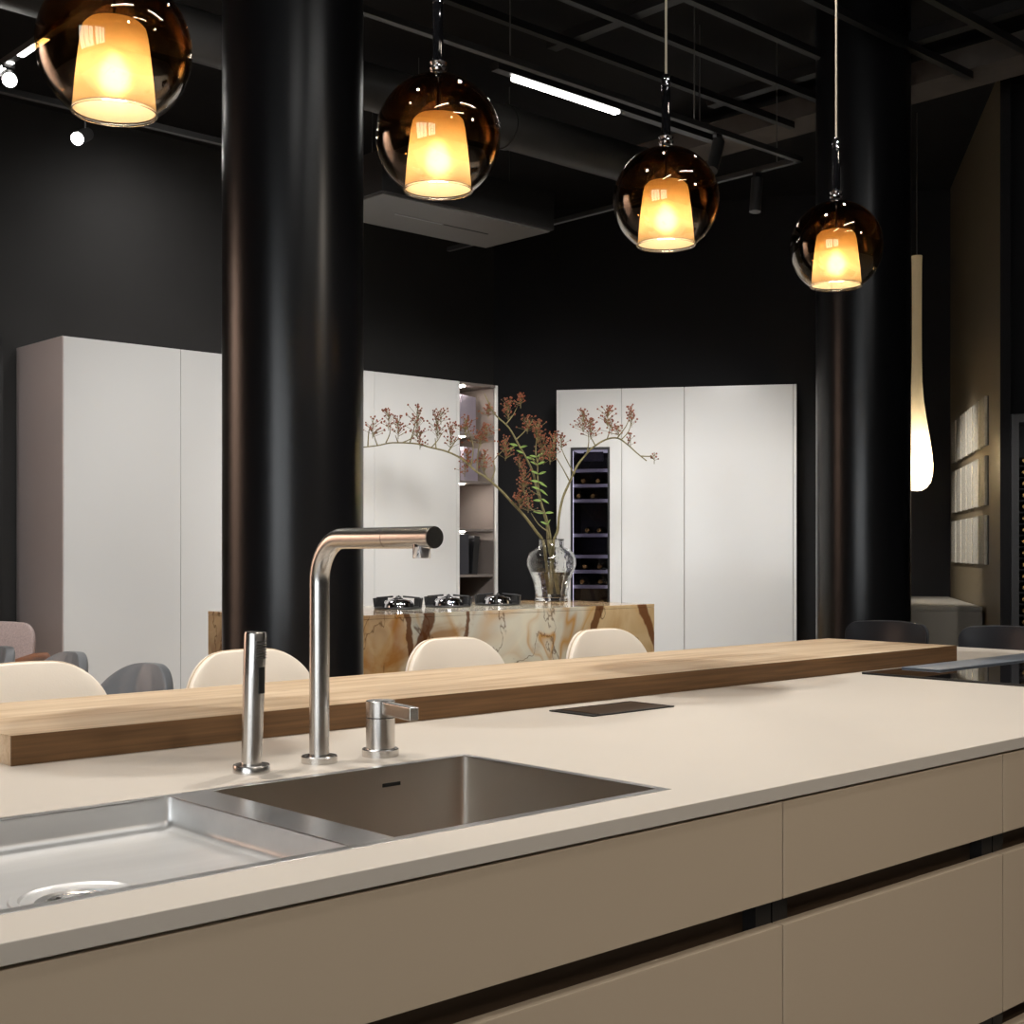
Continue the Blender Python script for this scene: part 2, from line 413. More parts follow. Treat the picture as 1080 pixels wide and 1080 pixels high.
def tag(o, label=None, cat=None, group=None, kind=None):
    if label: o['label'] = label
    if cat: o['category'] = cat
    if group: o['group'] = group
    if kind: o['kind'] = kind
    return o
def thing(name, label, cat, loc=(0, 0, 0), rz=0.0, group=None):
    o = bpy.data.objects.new(name, None); COL.objects.link(o)
    o.location = loc; o.rotation_euler = (0, 0, rz); o.empty_display_size = 0.1
    return tag(o, label, cat, group)
def dup(root, loc, rz=None, label=None):
    r = root.copy(); COL.objects.link(r); r.location = loc
    if rz is not None: r.rotation_euler = (0, 0, rz)
    if label: r['label'] = label
    for ch in list(root.children):
        c = ch.copy(); COL.objects.link(c); c.parent = r
        for g in list(ch.children):
            d = g.copy(); COL.objects.link(d); d.parent = c
    return r
def struct(name, mb, mat, label=None, cat=None, **kw):
    return tag(mb.build(name, mat, **kw), label, cat, kind='structure')

# ---------------------------------------------------------------- room shell
ZC = 4.22
FAR = 8.61                                             # wall behind the left run of tall cabinets
A = (7.795, FAR)                                       # corner of that wall and the slanted rear wall
e3 = Vector((0.573, -0.8195)); n3 = Vector((0.8195, 0.573))
Bc = (Vector(A) + e3 * 3.81)                           # corner of rear wall and the wall with samples
# end of the sample wall, where it turns towards the bottle rack
_r = ray(1055, HZ); _d = -n3
_t = (Bc.x * _r.y - Bc.y * _r.x) / (_d.y * _r.x - _d.x * _r.y)
Ec = Bc + _d * _t
def wall_seg(p, q, th=0.12, z0=0.0, z1=ZC):
    """vertical slab whose room-side face runs p -> q, its thickness on the left of p->q"""
    p, q = Vector(p), Vector(q); d = (q - p).normalized(); n = Vector((-d.y, d.x)) * th
    return MB().prism([tuple(p), tuple(q), tuple(q + n), tuple(p + n)], z0, z1)
X0, Y0, X1 = -3.6, -3.6, 11.5
struct('floor', MB().box(X0 - .3, Y0 - .3, -0.1, X1 + 1, FAR + .3, 0.0), 'floor', 'grey polished concrete floor', 'floor')
struct('ceiling', MB().box(X0 - .3, Y0 - .3, ZC, X1 + 1, FAR + .3, ZC + 0.1), 'ceiling', 'black painted ceiling slab', 'ceiling')
M['wall_dark_grey'] = plain('charcoal_wall_paint', (50, 49, 48), 0.75, var=0.1, vs=1.5, spec=0.25, bump=0.1, bs=220)  # black paint lightened in place of light grazing this wall
struct('wall_left', MB().box(X0 - .1, FAR, 0, A[0], FAR + .12, ZC), 'wall_dark_grey', 'black wall above the left run of tall white cabinets', 'wall')
struct('wall_back', wall_seg(A, Bc), 'wall', 'black slanted wall behind the white cabinets with the wine cooler', 'wall')
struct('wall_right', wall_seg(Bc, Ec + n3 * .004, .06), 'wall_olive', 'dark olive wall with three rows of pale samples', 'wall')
G = Ec + e3 * 3.0
struct('wall_rack', wall_seg(Ec + n3 * .30 + e3 * .061, G + n3 * .30), 'wall', 'black wall carrying the bottle rack', 'wall')
struct('trim_2', wall_seg(Ec, Ec + e3 * .06, .0035), 'wall', 'black end trim of the olive sample wall', 'trim')
struct('wall_side', MB().box(X1, Y0, 0, X1 + .12, 3.0, ZC), 'wall', 'black side wall out of view', 'wall')
# window walls behind the camera (they light the room)
def window_wall(name, wname, axis, pos, a0, a1, wins, zs=(0.5, 3.3)):
    mb = MB()
    def bx(p, q, z0, z1):
        if axis == 'X': mb.box(pos - .15, p, z0, pos, q, z1)
        else: mb.box(p, pos - .15, z0, q, pos, z1)
    bx(a0, a1, 0, zs[0]); bx(a0, a1, zs[1], ZC)
    cur = a0
    for p, q in wins: bx(cur, p, zs[0], zs[1]); cur = q
    bx(cur, a1, zs[0], zs[1])
    struct(name, mb, 'wall', 'black wall with tall windows behind the camera', 'wall')
    for k, (p, q) in enumerate(wins):
        fr = MB(); n = 3
        def fb(p_, q_, z0, z1):
            if axis == 'X': fr.box(pos - .1, p_, z0, pos - .04, q_, z1)
            else: fr.box(p_, pos - .1, z0, q_, pos - .04, z1)
        fb(p, q, zs[0], zs[0] + .06); fb(p, q, zs[1] - .06, zs[1])
        for j in range(n + 1):
            c = p + (q - p) * j / n; c = min(max(c, p + .03), q - .03); fb(c - .03, c + .03, zs[0], zs[1])
        o = struct(f'window_{wname + k}', fr, 'black_metal', 'tall black framed window behind the camera', 'window')
        pn = MB()
        if axis == 'X': pn.box(pos - .075, p, zs[0], pos - .069, q, zs[1])
        else: pn.box(p, pos - .075, zs[0], q, pos - .069, zs[1])
        pn.build('pane', 'window_glass', o)
window_wall('wall_window', 1, 'X', X0, Y0, FAR, [(-3.4, -1.2), (-0.9, 1.3)])
struct('wall_front', MB().box(X0 - .15, Y0 - .15, 0, X1, Y0, ZC), 'wall', 'black wall behind the camera', 'wall')
M['wood_panel'] = plain('warm_wood_wall_panel', (172, 148, 134), 0.5, var=0.12, vs=3, stretch=(6, 6, .6))
struct('trim_1', MB().box(-3.5, FAR - .04, 0, -.2, FAR - .002, 3.6), 'wood_panel', 'warm wooden wall panelling out of view on the far left', 'wall panel')  # unseen panel added so the thick column reflects a warm band

# columns
for k, (cx, cy) in enumerate(((2.672, 4.02), (6.32, 3.99))):
    struct('column' if k == 0 else 'column.001', MB().cyl((cx, cy, 0), 0.25, ZC, 96), 'column',
           ('thick round black column behind the tall kitchen tap', 'round black column behind the rightmost smoked pendant')[k], 'column', smooth=True)

# ceiling beam, duct and grid
struct('ceiling_beam', MB().box(6.95, -1.5, 3.97, 7.25, 6.2, 4.10), 'beam', 'brown beam crossing under the black ceiling at upper right', 'beam')
dz, dyy = H + 2.35, 5.42
dc = MB().tube([(-1.0, dyy, dz), (6.15, dyy, dz)], 0.115, 32)
for xx in (0.5, 2.0, 3.5, 5.0, 6.13):
    dc.tube([(xx - .02, dyy, dz), (xx + .02, dyy, dz)], 0.122, 32)
tag(dc.build('ventilation_duct', 'duct', smooth=True), 'round dark grey ventilation duct running under the black ceiling', 'duct')
gr = thing('ceiling_grid', 'black metal grid of crossing bars under the ceiling', 'ceiling grid', (5.04, 4.6, H + 2.68))
for y in (3.33, 3.73, 4.13, 4.53, 4.93): MB().box(1.2, y - .02, H + 2.66, 7.0, y + .02, H + 2.70).build('cross_bar', 'grid_bar', gr)
for x in (2.2, 3.6, 5.04, 6.4): MB().box(x - .035, 3.0, H + 2.70, x + .035, 5.1, H + 2.76).build('main_bar', 'grid_bar', gr)

# ---------------------------------------------------------------- island: base units
FY = 1.184                                             # drawer front plane
UX = (0.455, 1.658, 2.345, 3.43, 4.50)
ul = ('wide beige base unit with drawers under the double sink', 'beige base unit between the sink unit and the unit under the black hob',
      'beige base unit with drawers at the right edge, below the black hob', 'beige base unit at the far right end of the kitchen island')
for k in range(4):
    a, b = UX[k], UX[k + 1]
    t = thing('base_cabinet', ul[k], 'cabinet', ((a + b) / 2, 1.7, 0), 0, 'base cabinets of the kitchen island')
    c = MB()
    yb = 2.12
    if k == 0:
        c.box(a + .002, FY + .06, .09, b - .002, yb, .66)
        c.box(a + .002, FY + .06, .66, a + .02, yb, .895); c.box(b - .02, FY + .06, .66, b - .002, yb, .895)
        c.box(a + .02, yb - .02, .66, b - .02, yb, .895)
    else:
        c.box(a + .002, FY + .06, .09, b - .002, yb, .895)
    c.build('carcass', 'carcass', t)
    for z0, z1 in ((.748, .894), (.416, .709), (.10, .381)):
        MB().box(a + .0018, FY, z0, b - .0018, FY + .021, z1).build('drawer_front', 'lacquer', t, bevel=.0012)
    for z0, z1 in ((.709, .748), (.381, .416)):
        g = MB()
        g.box(a + .04, FY + .045, z0 - .02, b - .04, FY + .059, z1 + .012)
        g.box(a + .04, FY + .021, z0 - .022, b - .04, FY + .059, z0 - .012)
        g.build('grip_channel', 'groove', t)
        for q0, q1 in ((a + .002, a + .04), (b - .04, b - .002)):
            MB().box(q0, FY + .021, z0 - .02, q1, FY + .059, z1 + .012).build('channel_end', 'black_plastic', t)
    MB().box(a, FY + .08, 0, b, yb - .05, .09).build('plinth', 'groove', t)

# worktop with the sink cut-out
SX0, SX1, SY0, SY1 = 0.20, 1.507, 1.274, 1.737
WX0, WX1, WY0, WY1, WZ0, WZ1 = -0.15, 4.52, FY - .004, 2.60, .8985, .92
w = MB()
xs, ys = (WX0, SX0, SX1, WX1), (WY0, SY0, SY1, WY1)
vid = {}
for zi, z in enumerate((WZ0, WZ1)):
    for i, x in enumerate(xs):
        for j, y in enumerate(ys): vid[i, j, zi] = len(w.v); w.v.append(Vector((x, y, z)))
for i in range(3):
    for j in range(3):
        if (i, j) == (1, 1): continue
        w.f.append((vid[i, j, 1], vid[i + 1, j, 1], vid[i + 1, j + 1, 1], vid[i, j + 1, 1]))
        w.f.append((vid[i, j, 0], vid[i, j + 1, 0], vid[i + 1, j + 1, 0], vid[i + 1, j, 0]))
def side(p, q): w.f.append((vid[p + (0,)], vid[q + (0,)], vid[q + (1,)], vid[p + (1,)]))
for k in range(3):
    side((k, 0), (k + 1, 0)); side((k, 3), (k + 1, 3)); side((0, k), (0, k + 1)); side((3, k), (3, k + 1))
side((1, 1), (2, 1)); side((1, 2), (2, 2)); side((1, 1), (1, 2)); side((2, 1), (2, 2))
tag(w.build('island_worktop', 'worktop', bevel=.0015), 'long pale beige worktop of the kitchen island holding sink and tap', 'worktop')
pan = MB().box(-0.1, 2.125, 0, 4.5, 2.15, .898); pan.box(-0.13, FY + .02, 0, -0.105, 2.15, .898)
tag(pan.build('island_back_panel', 'lacquer'), 'beige rear panel of the kitchen island behind the base units', 'panel')

# oak breakfast bar
PX0, PX1, PY0, PY1 = 0.878, 3.928, 2.138, 2.618
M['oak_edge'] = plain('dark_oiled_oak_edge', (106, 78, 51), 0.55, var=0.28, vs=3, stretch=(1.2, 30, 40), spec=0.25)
t = thing('oak_bar_top', 'thick oak breakfast bar plank lying along the back of the pale worktop', 'bar top', (PX0, PY0, .9202))
MB().box(PX0, PY0 + .0042, .9202, PX1, PY1, .9695).build('plank', 'oak', t, bevel=.001)
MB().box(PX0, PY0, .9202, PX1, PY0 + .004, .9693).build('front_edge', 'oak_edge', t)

# ---------------------------------------------------------------- sink
sk = thing('double_sink', 'brushed steel double sink with shallow drainer tray and deep bowl', 'sink', (1.0, 1.5, .9))
ZT = .9195
def basin(x0, x1, y0, y1, zt, zb, r=.012, hole=None):
    """open tray with rounded vertical corners and a coved bottom"""
    mb = MB(); n = 6
    def ring(ins, z, rr):
        pts = []
        for cx, cy, a0 in ((x1 - ins - rr, y1 - ins - rr, 0), (x0 + ins + rr, y1 - ins - rr, 90), (x0 + ins + rr, y0 + ins + rr, 180), (x1 - ins - rr, y0 + ins + rr, 270)):
            for k in range(n + 1):
                a = math.radians(a0 + 90 * k / n); pts.append((cx + rr * math.cos(a), cy + rr * math.sin(a), z))
        out = []
        for i, p in enumerate(pts):
            q = pts[(i + 1) % len(pts)]; out.append(p)
            if i % (n + 1) == n: out += [(p[0] + (q[0] - p[0]) * j / 16, p[1] + (q[1] - p[1]) * j / 16, z) for j in range(1, 16)]
        return out
    prof = [(0, zt, r), (0, zb + .012, r), (.003, zb + .005, r), (.009, zb + .001, r), (.016, zb, r)]
    rings = [ring(*p) for p in prof]
    L = len(rings[0])
    for R in rings: mb.v += [Vector(p) for p in R]
    for i in range(len(rings) - 1):
        for k in range(L): mb.f.append((i * L + k, i * L + (k + 1) % L, (i + 1) * L + (k + 1) % L, (i + 1) * L + k))
    last = [(len(rings) - 1) * L + k for k in range(L)]
    if hole is None:
        mb.f.append(tuple(last))
    else:
        hx, hy, hr = hole; m = L; o = len(mb.v)
        for k in last:
            p = mb.v[k]; d = Vector((p.x - hx, p.y - hy)).normalized()
            mb.v.append(Vector((hx + d.x * hr, hy + d.y * hr, zb)))
        for k in range(L): mb.f.append((last[k], last[(k + 1) % L], o + (k + 1) % L, o + k))
    return mb
TX0, TX1 = 0.215, 0.937
BX0, BX1, BY0, BY1 = 1.004, 1.492, 1.290, 1.722
tz = .92 - .044
HX, HY, HR = 0.672, 1.442, 0.072
basin(TX0, TX1, BY0, BY1, ZT, tz, .010, (HX, HY, HR)).build('drainer_tray', 'tray', sk, smooth=True)
M['bowl_steel'] = steel('deep_bowl_steel', (192, 184, 174), 0.33, (6, 6, .3))  # same sink steel, darkened to stand in for dark reflections
basin(BX0, BX1, BY0, BY1, ZT, .70, .014).build('bowl', 'bowl_steel', sk, smooth=True)
rim = MB()
def rim_plate(x0, x1, y0, y1):
    rim.box(x0, y0, ZT - .0018, x1, y1, ZT + .0007)
rim_plate(SX0 + .0005, SX1 - .0005, SY0 + .0005, BY0); rim_plate(SX0 + .0005, SX1 - .0005, BY1, SY1 - .0005)
rim_plate(SX0 + .0005, TX0, BY0, BY1); rim_plate(TX1, BX0, BY0, BY1); rim_plate(BX1, SX1 - .0005, BY0, BY1)
rim.build('rim', 'sink_steel', sk, bevel=.0006)
ov = MB().box(1.316, BY1 - .0015, .887, 1.352, BY1 + .001, .893); ov.build('overflow_slot', 'black_plastic', sk)
dr = MB().lathe([(HR + .007, tz + .0003), (HR + .005, tz + .0018), (HR - .004, tz + .0018), (HR - .007, tz - .0005), (HR - .022, tz - .0022), (HR - .025, tz - .009), (0, tz - .010)], (HX, HY, 0), 96)
do = dr.build('drain', 'tray', sk, smooth=True, angle=25)
MB().lathe([(.041, tz - .0095), (.040, tz - .003), (.037, tz - .0015), (.033, tz - .003), (.030, tz - .007), (.012, tz - .008), (.010, tz - .002), (0, tz - .001)], (HX, HY, 0), 64).build('strainer_plug', 'steel', do, smooth=True, angle=25)
MB().lathe([(.045, .7005), (.04, .703), (.034, .7005), (.03, .692), (0, .692)], (1.25, 1.51, 0), 48).build('drain', 'chrome', sk, smooth=True)

# ---------------------------------------------------------------- taps
W = .92
fx, fy = 1.269, 1.832
t = thing('kitchen_tap', 'tall brushed steel tap with right-angled spout over the sink', 'tap', (fx, fy, W))
MB().lathe([(0, 0), (.0298, 0), (.0298, .0105), (.0285, .012), (.019, .012)], (fx, fy, W), 48).build('base_ring', 'steel', t, smooth=True)
end = at_depth(458.5, 568, 1.958); zsp = W + .3705
end.z = zsp
d = Vector((end.x - fx, end.y - fy, 0)); Ls = d.length; d.normalize()
R = .072; rt = .0166
pts = [(fx, fy, W + .011), (fx, fy, W + .1)]
pts += [Vector((fx, fy, zsp - R)) + d * (R - R * math.cos(a)) + Vector((0, 0, R * math.sin(a))) for a in [PI / 2 * k / 14 for k in range(15)]]
pts += [Vector((fx, fy, zsp)) + d * (Ls - .12)]
MB().tube(pts, rt, 40).build('spout', 'steel', t, smooth=True)
sp_ = Vector((fx, fy, zsp))
MB().tube([sp_ + d * (Ls - .1185), sp_ + d * (Ls - .0012)], rt, 40).tube([sp_ + d * (Ls - .002), sp_ + d * Ls], rt * .965, 40).build('spout_end', 'steel', t, smooth=True)
np_ = sp_ + d * (Ls - .033)
MB().lathe([(0, -.031), (.0128, -.031), (.0135, -.030), (.0135, 0), (0, 0)], np_, 32).build('aerator', 'chrome', t, smooth=True)

sx, sy = 1.136, 1.827
t = thing('pull_out_spray', 'slim brushed steel pull-out spray left of the tall tap', 'spray', (sx, sy, W))
MB().lathe([(0, 0), (.0292, 0), (.0292, .0105), (.028, .012), (.018, .012)], (sx, sy, W), 48).build('base_ring', 'steel', t, smooth=True)
top = Vector((sx + .005, sy - .003, W + .222)); bot = Vector((sx, sy, W + .0115))
hd = MB().tube([bot, bot.lerp(top, .35), bot.lerp(top, .65), bot.lerp(top, .985), top], [.0162, .0168, .0175, .0176, .0165], 40)
ho = hd.build('handle', 'steel', t, smooth=True)
vd = (Vector((0, 0, 0)) - Vector((sx, sy, 0))).normalized()                 # towards the user
side_ = Vector((0.74, -0.66, 0)); fdir = (vd * .62 + side_ * .8).normalized()
tg = Vector((-fdir.y, fdir.x, 0))
for k in range(7):
    z = W + .207 - k * .0043; rb = .0174
    pr = [Vector((sx + .0045, sy - .003, z)) + (fdir * math.cos(a) + tg * math.sin(a)) * rb for a in [math.radians(q) for q in range(-38, 39, 9)]]
    MB().tube(pr, .0011, 8).build('grip_rib', 'black_plastic', ho)
bp_ = MB(); cz = W + .146
for z0, z1 in ((cz - .021, cz + .021),):
    A_ = []
    for z in (z0, z1):
        for rr in (.0165, .0188):
            for q in (-22, -8, 8, 22):
                a = math.radians(q); A_.append(Vector((sx + .003, sy - .002, z)) + (fdir * math.cos(a) + tg * math.sin(a)) * rr)
    fs = []
    for k in range(3):
        fs += [(4 + k, 5 + k, 13 + k, 12 + k), (k, 8 + k, 9 + k, 1 + k), (k, k + 1, 5 + k, 4 + k), (8 + k, 12 + k, 13 + k, 9 + k)]
    fs += [(0, 4, 12, 8), (3, 11, 15, 7)]
    bp_.add(A_, fs)
bp_.build('button', 'black_plastic', ho, bevel=.001)

lx, ly = 1.388, 1.822
t = thing('tap_lever', 'short brushed steel mixer with flat lever right of the tall tap', 'tap lever', (lx, ly, W))
MB().lathe([(0, 0), (.0315, 0), (.0315, .0115), (.030, .013), (.02, .013)], (lx, ly, W), 48).build('base_ring', 'steel', t, smooth=True)
MB().lathe([(0, .012), (.0248, .012), (.0248, .065), (.0235, .066), (0, .066)], (lx, ly, W), 48).build('body', 'steel', t, smooth=True)
lv = MB().lathe([(0, .067), (.0248, .067), (.0248, .0935), (.0238, .0945), (0, .0945)], (lx, ly, W), 48)
tip = at_height(437, 746.5, W + .094); dl = Vector((tip.x - lx, tip.y - ly, 0)); ll = dl.length; dl.normalize(); nl = Vector((-dl.y, dl.x, 0))
hw, zl0, zl1 = .0085, W + .0725, W + .0945
vs = [Vector((lx, ly, z)) + dl * s_ + nl * q for z in (zl0, zl1) for s_ in (.01, ll) for q in (-hw, hw)]
lv.build('cap', 'steel', t, smooth=True)
MB().add(vs, [(0, 1, 3, 2), (4, 6, 7, 5), (0, 4, 5, 1), (2, 3, 7, 6), (0, 2, 6, 4), (1, 5, 7, 3)]).build('lever', 'steel', t, bevel=.002)

# pop-up socket, hob
t = thing('pop_up_socket', 'flush bronze pop-up socket lid in the worktop before the oak bar', 'socket', (2.17, 2.0, W))
fr_ = MB()
for bx_ in ((2.038, 1.938, 2.302, 1.945), (2.038, 2.063, 2.302, 2.07), (2.038, 1.945, 2.045, 2.063), (2.295, 1.945, 2.302, 2.063)):
    fr_.box(bx_[0], bx_[1], W + .0004, bx_[2], bx_[3], W + .003)
fr_.build('frame', 'black_metal', t)
M['bronze'] = plain('bronze_brushed_metal', (120, 104, 90), 0.32, metal=0.9, var=0.05, stretch=(2, 40, 2))
MB().box(2.071, 1.946, W + .0004, 2.294, 2.062, W + .0026).build('lid', 'bronze', t)
MB().box(2.046, 1.946, W + .0004, 2.064, 2.062, W + .002).build('cable_slot', 'black_plastic', t)
MB().box(2.0645, 1.950, W + .0004, 2.0705, 2.058, W + .0034).build('opening_lip', 'chrome', t)
t = thing('induction_hob', 'black glass hob set into the right end of the worktop', 'hob', (3.8, 1.84, W))
MB().box(3.312, 1.606, W + .0004, 4.26, 2.085, W + .006).build('glass_plate', 'hob', t, bevel=.0015)
e = .006
hf = MB()
for q in ((3.306, 1.600, 4.266, 1.606), (3.306, 2.085, 4.266, 2.091), (3.306, 1.606, 3.312, 2.085), (4.26, 1.606, 4.266, 2.085)):
    hf.box(q[0], q[1], W + .0004, q[2], q[3], W + .0058)
hf.build('frame', 'black_metal', t)
hs = MB().box(3.50, 1.955, W + .0062, 4.255, 2.080, W + .0105)
hs.build('extractor_flap', 'flap', t, bevel=.001)

# ---------------------------------------------------------------- seating
def shell_back(w, h, r, th, curve, n=18, m=14, lean=0.0, pleat=0.0, seed=0, base_narrow=0.0, crown=0.012):
    """upholstered backrest: bottom at z=0, bulging towards -Y, wings forward"""
    zs = [h * (1 - math.cos(PI / 2 * k / m) ** 1.0) if False else h * math.sin(PI / 2 * k / m) for k in range(m + 1)]
    mb = MB()
    def pt(s, z, off):
        rr = min(r, w)
        we = w if z <= h - rr else w - rr + math.sqrt(max(0, rr * rr - (z - (h - rr)) ** 2))
        we -= base_narrow * (1 - z / h) ** 2
        x = s * max(we, .004)
        y = -curve * (x / w) ** 2 + lean * z / h
        edge = max(abs(s), z / h) ** 6
        o = off * (1 - .45 * edge)
        if pleat: o += pleat * math.sin(14 * s + 5 * z / h + seed) * (1 - edge) * math.exp(-((s + .1) / .5) ** 2)
        return Vector((x, y + o, z - crown * (x / w) ** 2 * z / h))
    S = [math.sin(PI / 2 * (2 * k / n - 1)) for k in range(n + 1)]
    for off in (-th / 2, th / 2):
        for z in zs:
            for s in S: mb.v.append(pt(s, z, off))
    K = n + 1; Nn = K * (m + 1)
    for j in range(m):
        for i in range(n):
            a = j * K + i
            mb.f.append((a, a + 1, a + 1 + K, a + K)); mb.f.append((Nn + a, Nn + a + K, Nn + a + 1 + K, Nn + a + 1))
    per = [i for i in range(K)] + [j * K + n for j in range(1, m + 1)] + [m * K + i for i in range(n - 1, -1, -1)] + [j * K for j in range(m - 1, 0, -1)]
    for k in range(len(per)):
        a, b = per[k], per[(k + 1) % len(per)]
        mb.f.append((a, Nn + a, Nn + b, b))
    rim_pts = [(mb.v[a] + mb.v[Nn + a]) / 2 for a in per[K - 1:] + per[:1]]
    return mb, rim_pts
def cushion(mb, w, dpt, z0, z1, cy=0.0, r=.06):
    poly = []
    for cx, cyy, a0 in ((w - r, dpt - r, 0), (-w + r, dpt - r, 90), (-w + r, -dpt + r, 180), (w - r, -dpt + r, 270)):
        for k in range(7):
            a = math.radians(a0 + 15 * k); poly.append((cx + r * math.cos(a), cy + cyy + r * math.sin(a)))
    return mb.prism(poly, z0, z1)
def make_seat(name, label, cat, leather, seat_z, total, w=.19, r=.09, th=.05, curve=.035, lean=.03, legm='black_metal', pleat=0.0, group=None, piping=None, seed=0, narrow=0.02):
    t = thing(name, label, cat, group=group)
    cushion(MB(), w + .015, .20, seat_z - .075, seat_z).build('seat', leather, t, bevel=.022, seg=4, local=True)
    zb = seat_z + .015
    mb, rp = shell_back(w, total - zb, r, th, curve, lean=lean, pleat=pleat, seed=seed, base_narrow=narrow)
    mb.v = [p + Vector((0, .20, zb)) for p in mb.v]
    bo = mb.build('backrest', leather, t, smooth=True, local=True, subsurf=1)
    if piping:
        MB().tube([p + Vector((0, .20, zb)) for p in rp], .0022, 8).build('piping', piping, bo, smooth=True, local=True)
    br = MB().tube([(0, .13, seat_z - .05), (0, .215, seat_z - .03), (0, .222, zb + .06)], .012, 10)
    br.build('back_bracket', legm, t, smooth=True, local=True)
    for ax in (-1, 1):
        for ay in (-1, 1):
            MB().tube([(ax * (w - .04), ay * .15, seat_z - .076), (ax * (w + .02), ay * .20, 0)], [.013, .010], 12).build('leg', legm, t, smooth=True, local=True)
    if seat_z > .55:
        k = .3 / (seat_z - .076); q = lambda a, b: a + (b - a) * (1 - k)
        xx, yy = q(w - .04, w + .02), q(.15, .20)
        MB().tube([(-xx, -yy, .3), (xx, -yy, .3), (xx, yy, .3), (-xx, yy, .3), (-xx, -yy + .001, .3)], .007, 8, cap=False).build('footrest', legm, t, smooth=True, local=True)
    return t
g = 'cream bar stools behind the oak bar'
st = make_seat('bar_stool', '', 'bar stool', 'cream_leather', .66, 1.02, w=.190, r=.125, group=g, piping='seam')
sl = ('cream leather bar stool at the left end of the oak bar, left of the spray',
      'cream leather bar stool directly behind the spray and the tall tap, before the thick column',
      'cream leather bar stool in front of the gas burners on the veined island',
      'cream leather bar stool nearest the right end of the veined stone island')
for k, (x, l) in enumerate(zip((1.235, 1.805, 2.485, 3.12), sl)):
    loc = (x, 2.93 - .22, 0)
    if k == 0: st.location = loc; st['label'] = l
    else: dup(st, loc, 0, l)
g = 'black stools beyond the right end of the island'
bs = make_seat('counter_stool', 'black leather stool beyond the hob, in front of the right round column', 'stool', 'black_leather', .62, .945, w=.215, r=.05, th=.045, curve=.05, lean=.02, group=g, piping='seam_dark')
bs.location = (5.30, 3.33, 0); bs.rotation_euler = (0, 0, -PI / 2)
dup(bs, (5.30, 2.75, 0), -PI / 2, 'black leather stool cut by the right edge, below the bottle rack')
g = 'grey leather dining chairs on the left'
gc = make_seat('dining_chair', 'grey pleated leather chair nearest, between the two left cream stools', 'chair', 'grey_leather', .46, .80, w=.235, r=.20, th=.07, curve=.09, lean=.05, pleat=.012, group=g)
gc.location = (2.46, 5.075, 0); gc.rotation_euler = (0, 0, -PI / 2 + .25)
dup(gc, (2.50, 5.94, 0), -PI / 2 + .1, 'grey leather chair peeking over the leftmost cream stool, by the white cabinet corner')
dup(gc, (2.40, 6.52, 0), -PI / 2, 'grey leather chair at the left edge, before the pale pink armchair')
ac = thing('armchair', 'pale pink fabric armchair with bent wooden arms by the tall cabinet', 'armchair', (2.80, 7.49, 0), -PI / 2 + .75)
mb, _ = shell_back(.30, .435, .09, .07, .06, lean=.06); mb.v = [p + Vector((0, .27, .43)) for p in mb.v]
mb.build('backrest', 'pink_fabric', ac, smooth=True, local=True, subsurf=1)
cushion(MB(), .30, .28, .32, .44).build('seat', 'pink_fabric', ac, bevel=.03, seg=4, local=True)
for sx_ in (-1, 1):
    MB().tube([(sx_ * .335, .33, .66), (sx_ * .345, .15, .67), (sx_ * .345, -.1, .655), (sx_ * .345, -.27, .60), (sx_ * .34, -.30, .5), (sx_ * .33, -.28, 0)], .025, 12).build('arm', 'tan_wood', ac, smooth=True, local=True)
    MB().tube([(sx_ * .335, .32, .66), (sx_ * .33, .34, 0)], [.022, .016], 12).build('leg', 'tan_wood', ac, smooth=True, local=True)

# ---------------------------------------------------------------- tall white cabinets, left run
CH, CY, CD = 2.60, 7.90, FAR - .012
def knob_free_door(x0, x1, t, mat='white_gloss', y=CY, local=False, z0=.08, z1=CH):
    return MB().box(x0 + .002, y, z0, x1 - .002, y + .02, z1).build('door', mat, t, bevel=.0015, local=local)
DX = (3.570, 4.373, 5.168, 5.964, 6.766)
dl_ = ('tall white gloss cabinet at the left end of its run, with brownish side', 'tall white gloss cabinet right beside the thick black column',
       'tall white gloss cabinet mostly behind the thick black column', 'tall white gloss cabinet between the thick column and the open shelves')
for k in range(4):
    a, b = DX[k], DX[k + 1]
    t = thing('tall_cabinet', dl_[k], 'cabinet', ((a + b) / 2, 8.2, 0), 0, 'tall white cabinets on the left wall')
    MB().box(a + .001, CY + .022, .08, b - .001, CD, CH).build('carcass', 'white_side', t)
    knob_free_door(a, b, t)
    MB().box(a, CY + .06, 0, b, CD - .02, .08).build('plinth', 'groove', t)
    if k == 0:
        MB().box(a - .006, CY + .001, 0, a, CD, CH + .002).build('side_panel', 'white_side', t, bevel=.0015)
# open shelf unit
SXa, SXb = 6.7672, 7.199
t = thing('open_shelf_unit', 'tall narrow open shelf unit lit by small downlights', 'shelf', ((SXa + SXb) / 2, 8.2, 0))
for x0, x1 in ((SXa, SXa + .026), (SXb - .026, SXb)):
    MB().box(x0, CY, 0, x1, CD, CH).build('side_panel', 'white_gloss', t)
MB().box(SXa + .026, CD - .02, 0, SXb - .026, CD, CH).build('back_panel', 'shelf_interior', t)
for x0, x1 in ((SXa + .0262, SXa + .038), (SXb - .038, SXb - .0262)):
    MB().box(x0, CY + .012, .08, x1, CD - .021, CH - .021).build('lining', 'shelf_interior', t)
MB().box(SXa + .026, CY + .002, CH - .02, SXb - .026, CD - .02, CH).build('top_panel', 'shelf_interior', t)
SHZ = []
for v in (457, 507, 557.5, 606):
    z = at_y(497, v, CY).z; SHZ.append(z)
for z in SHZ + [SHZ[-1] - .375, SHZ[-1] - .75, SHZ[-1] - 1.1]:
    MB().box(SXa + .0385, CY + .015, z - .02, SXb - .0385, CD - .021, z).build('shelf_board', 'shelf_interior', t)
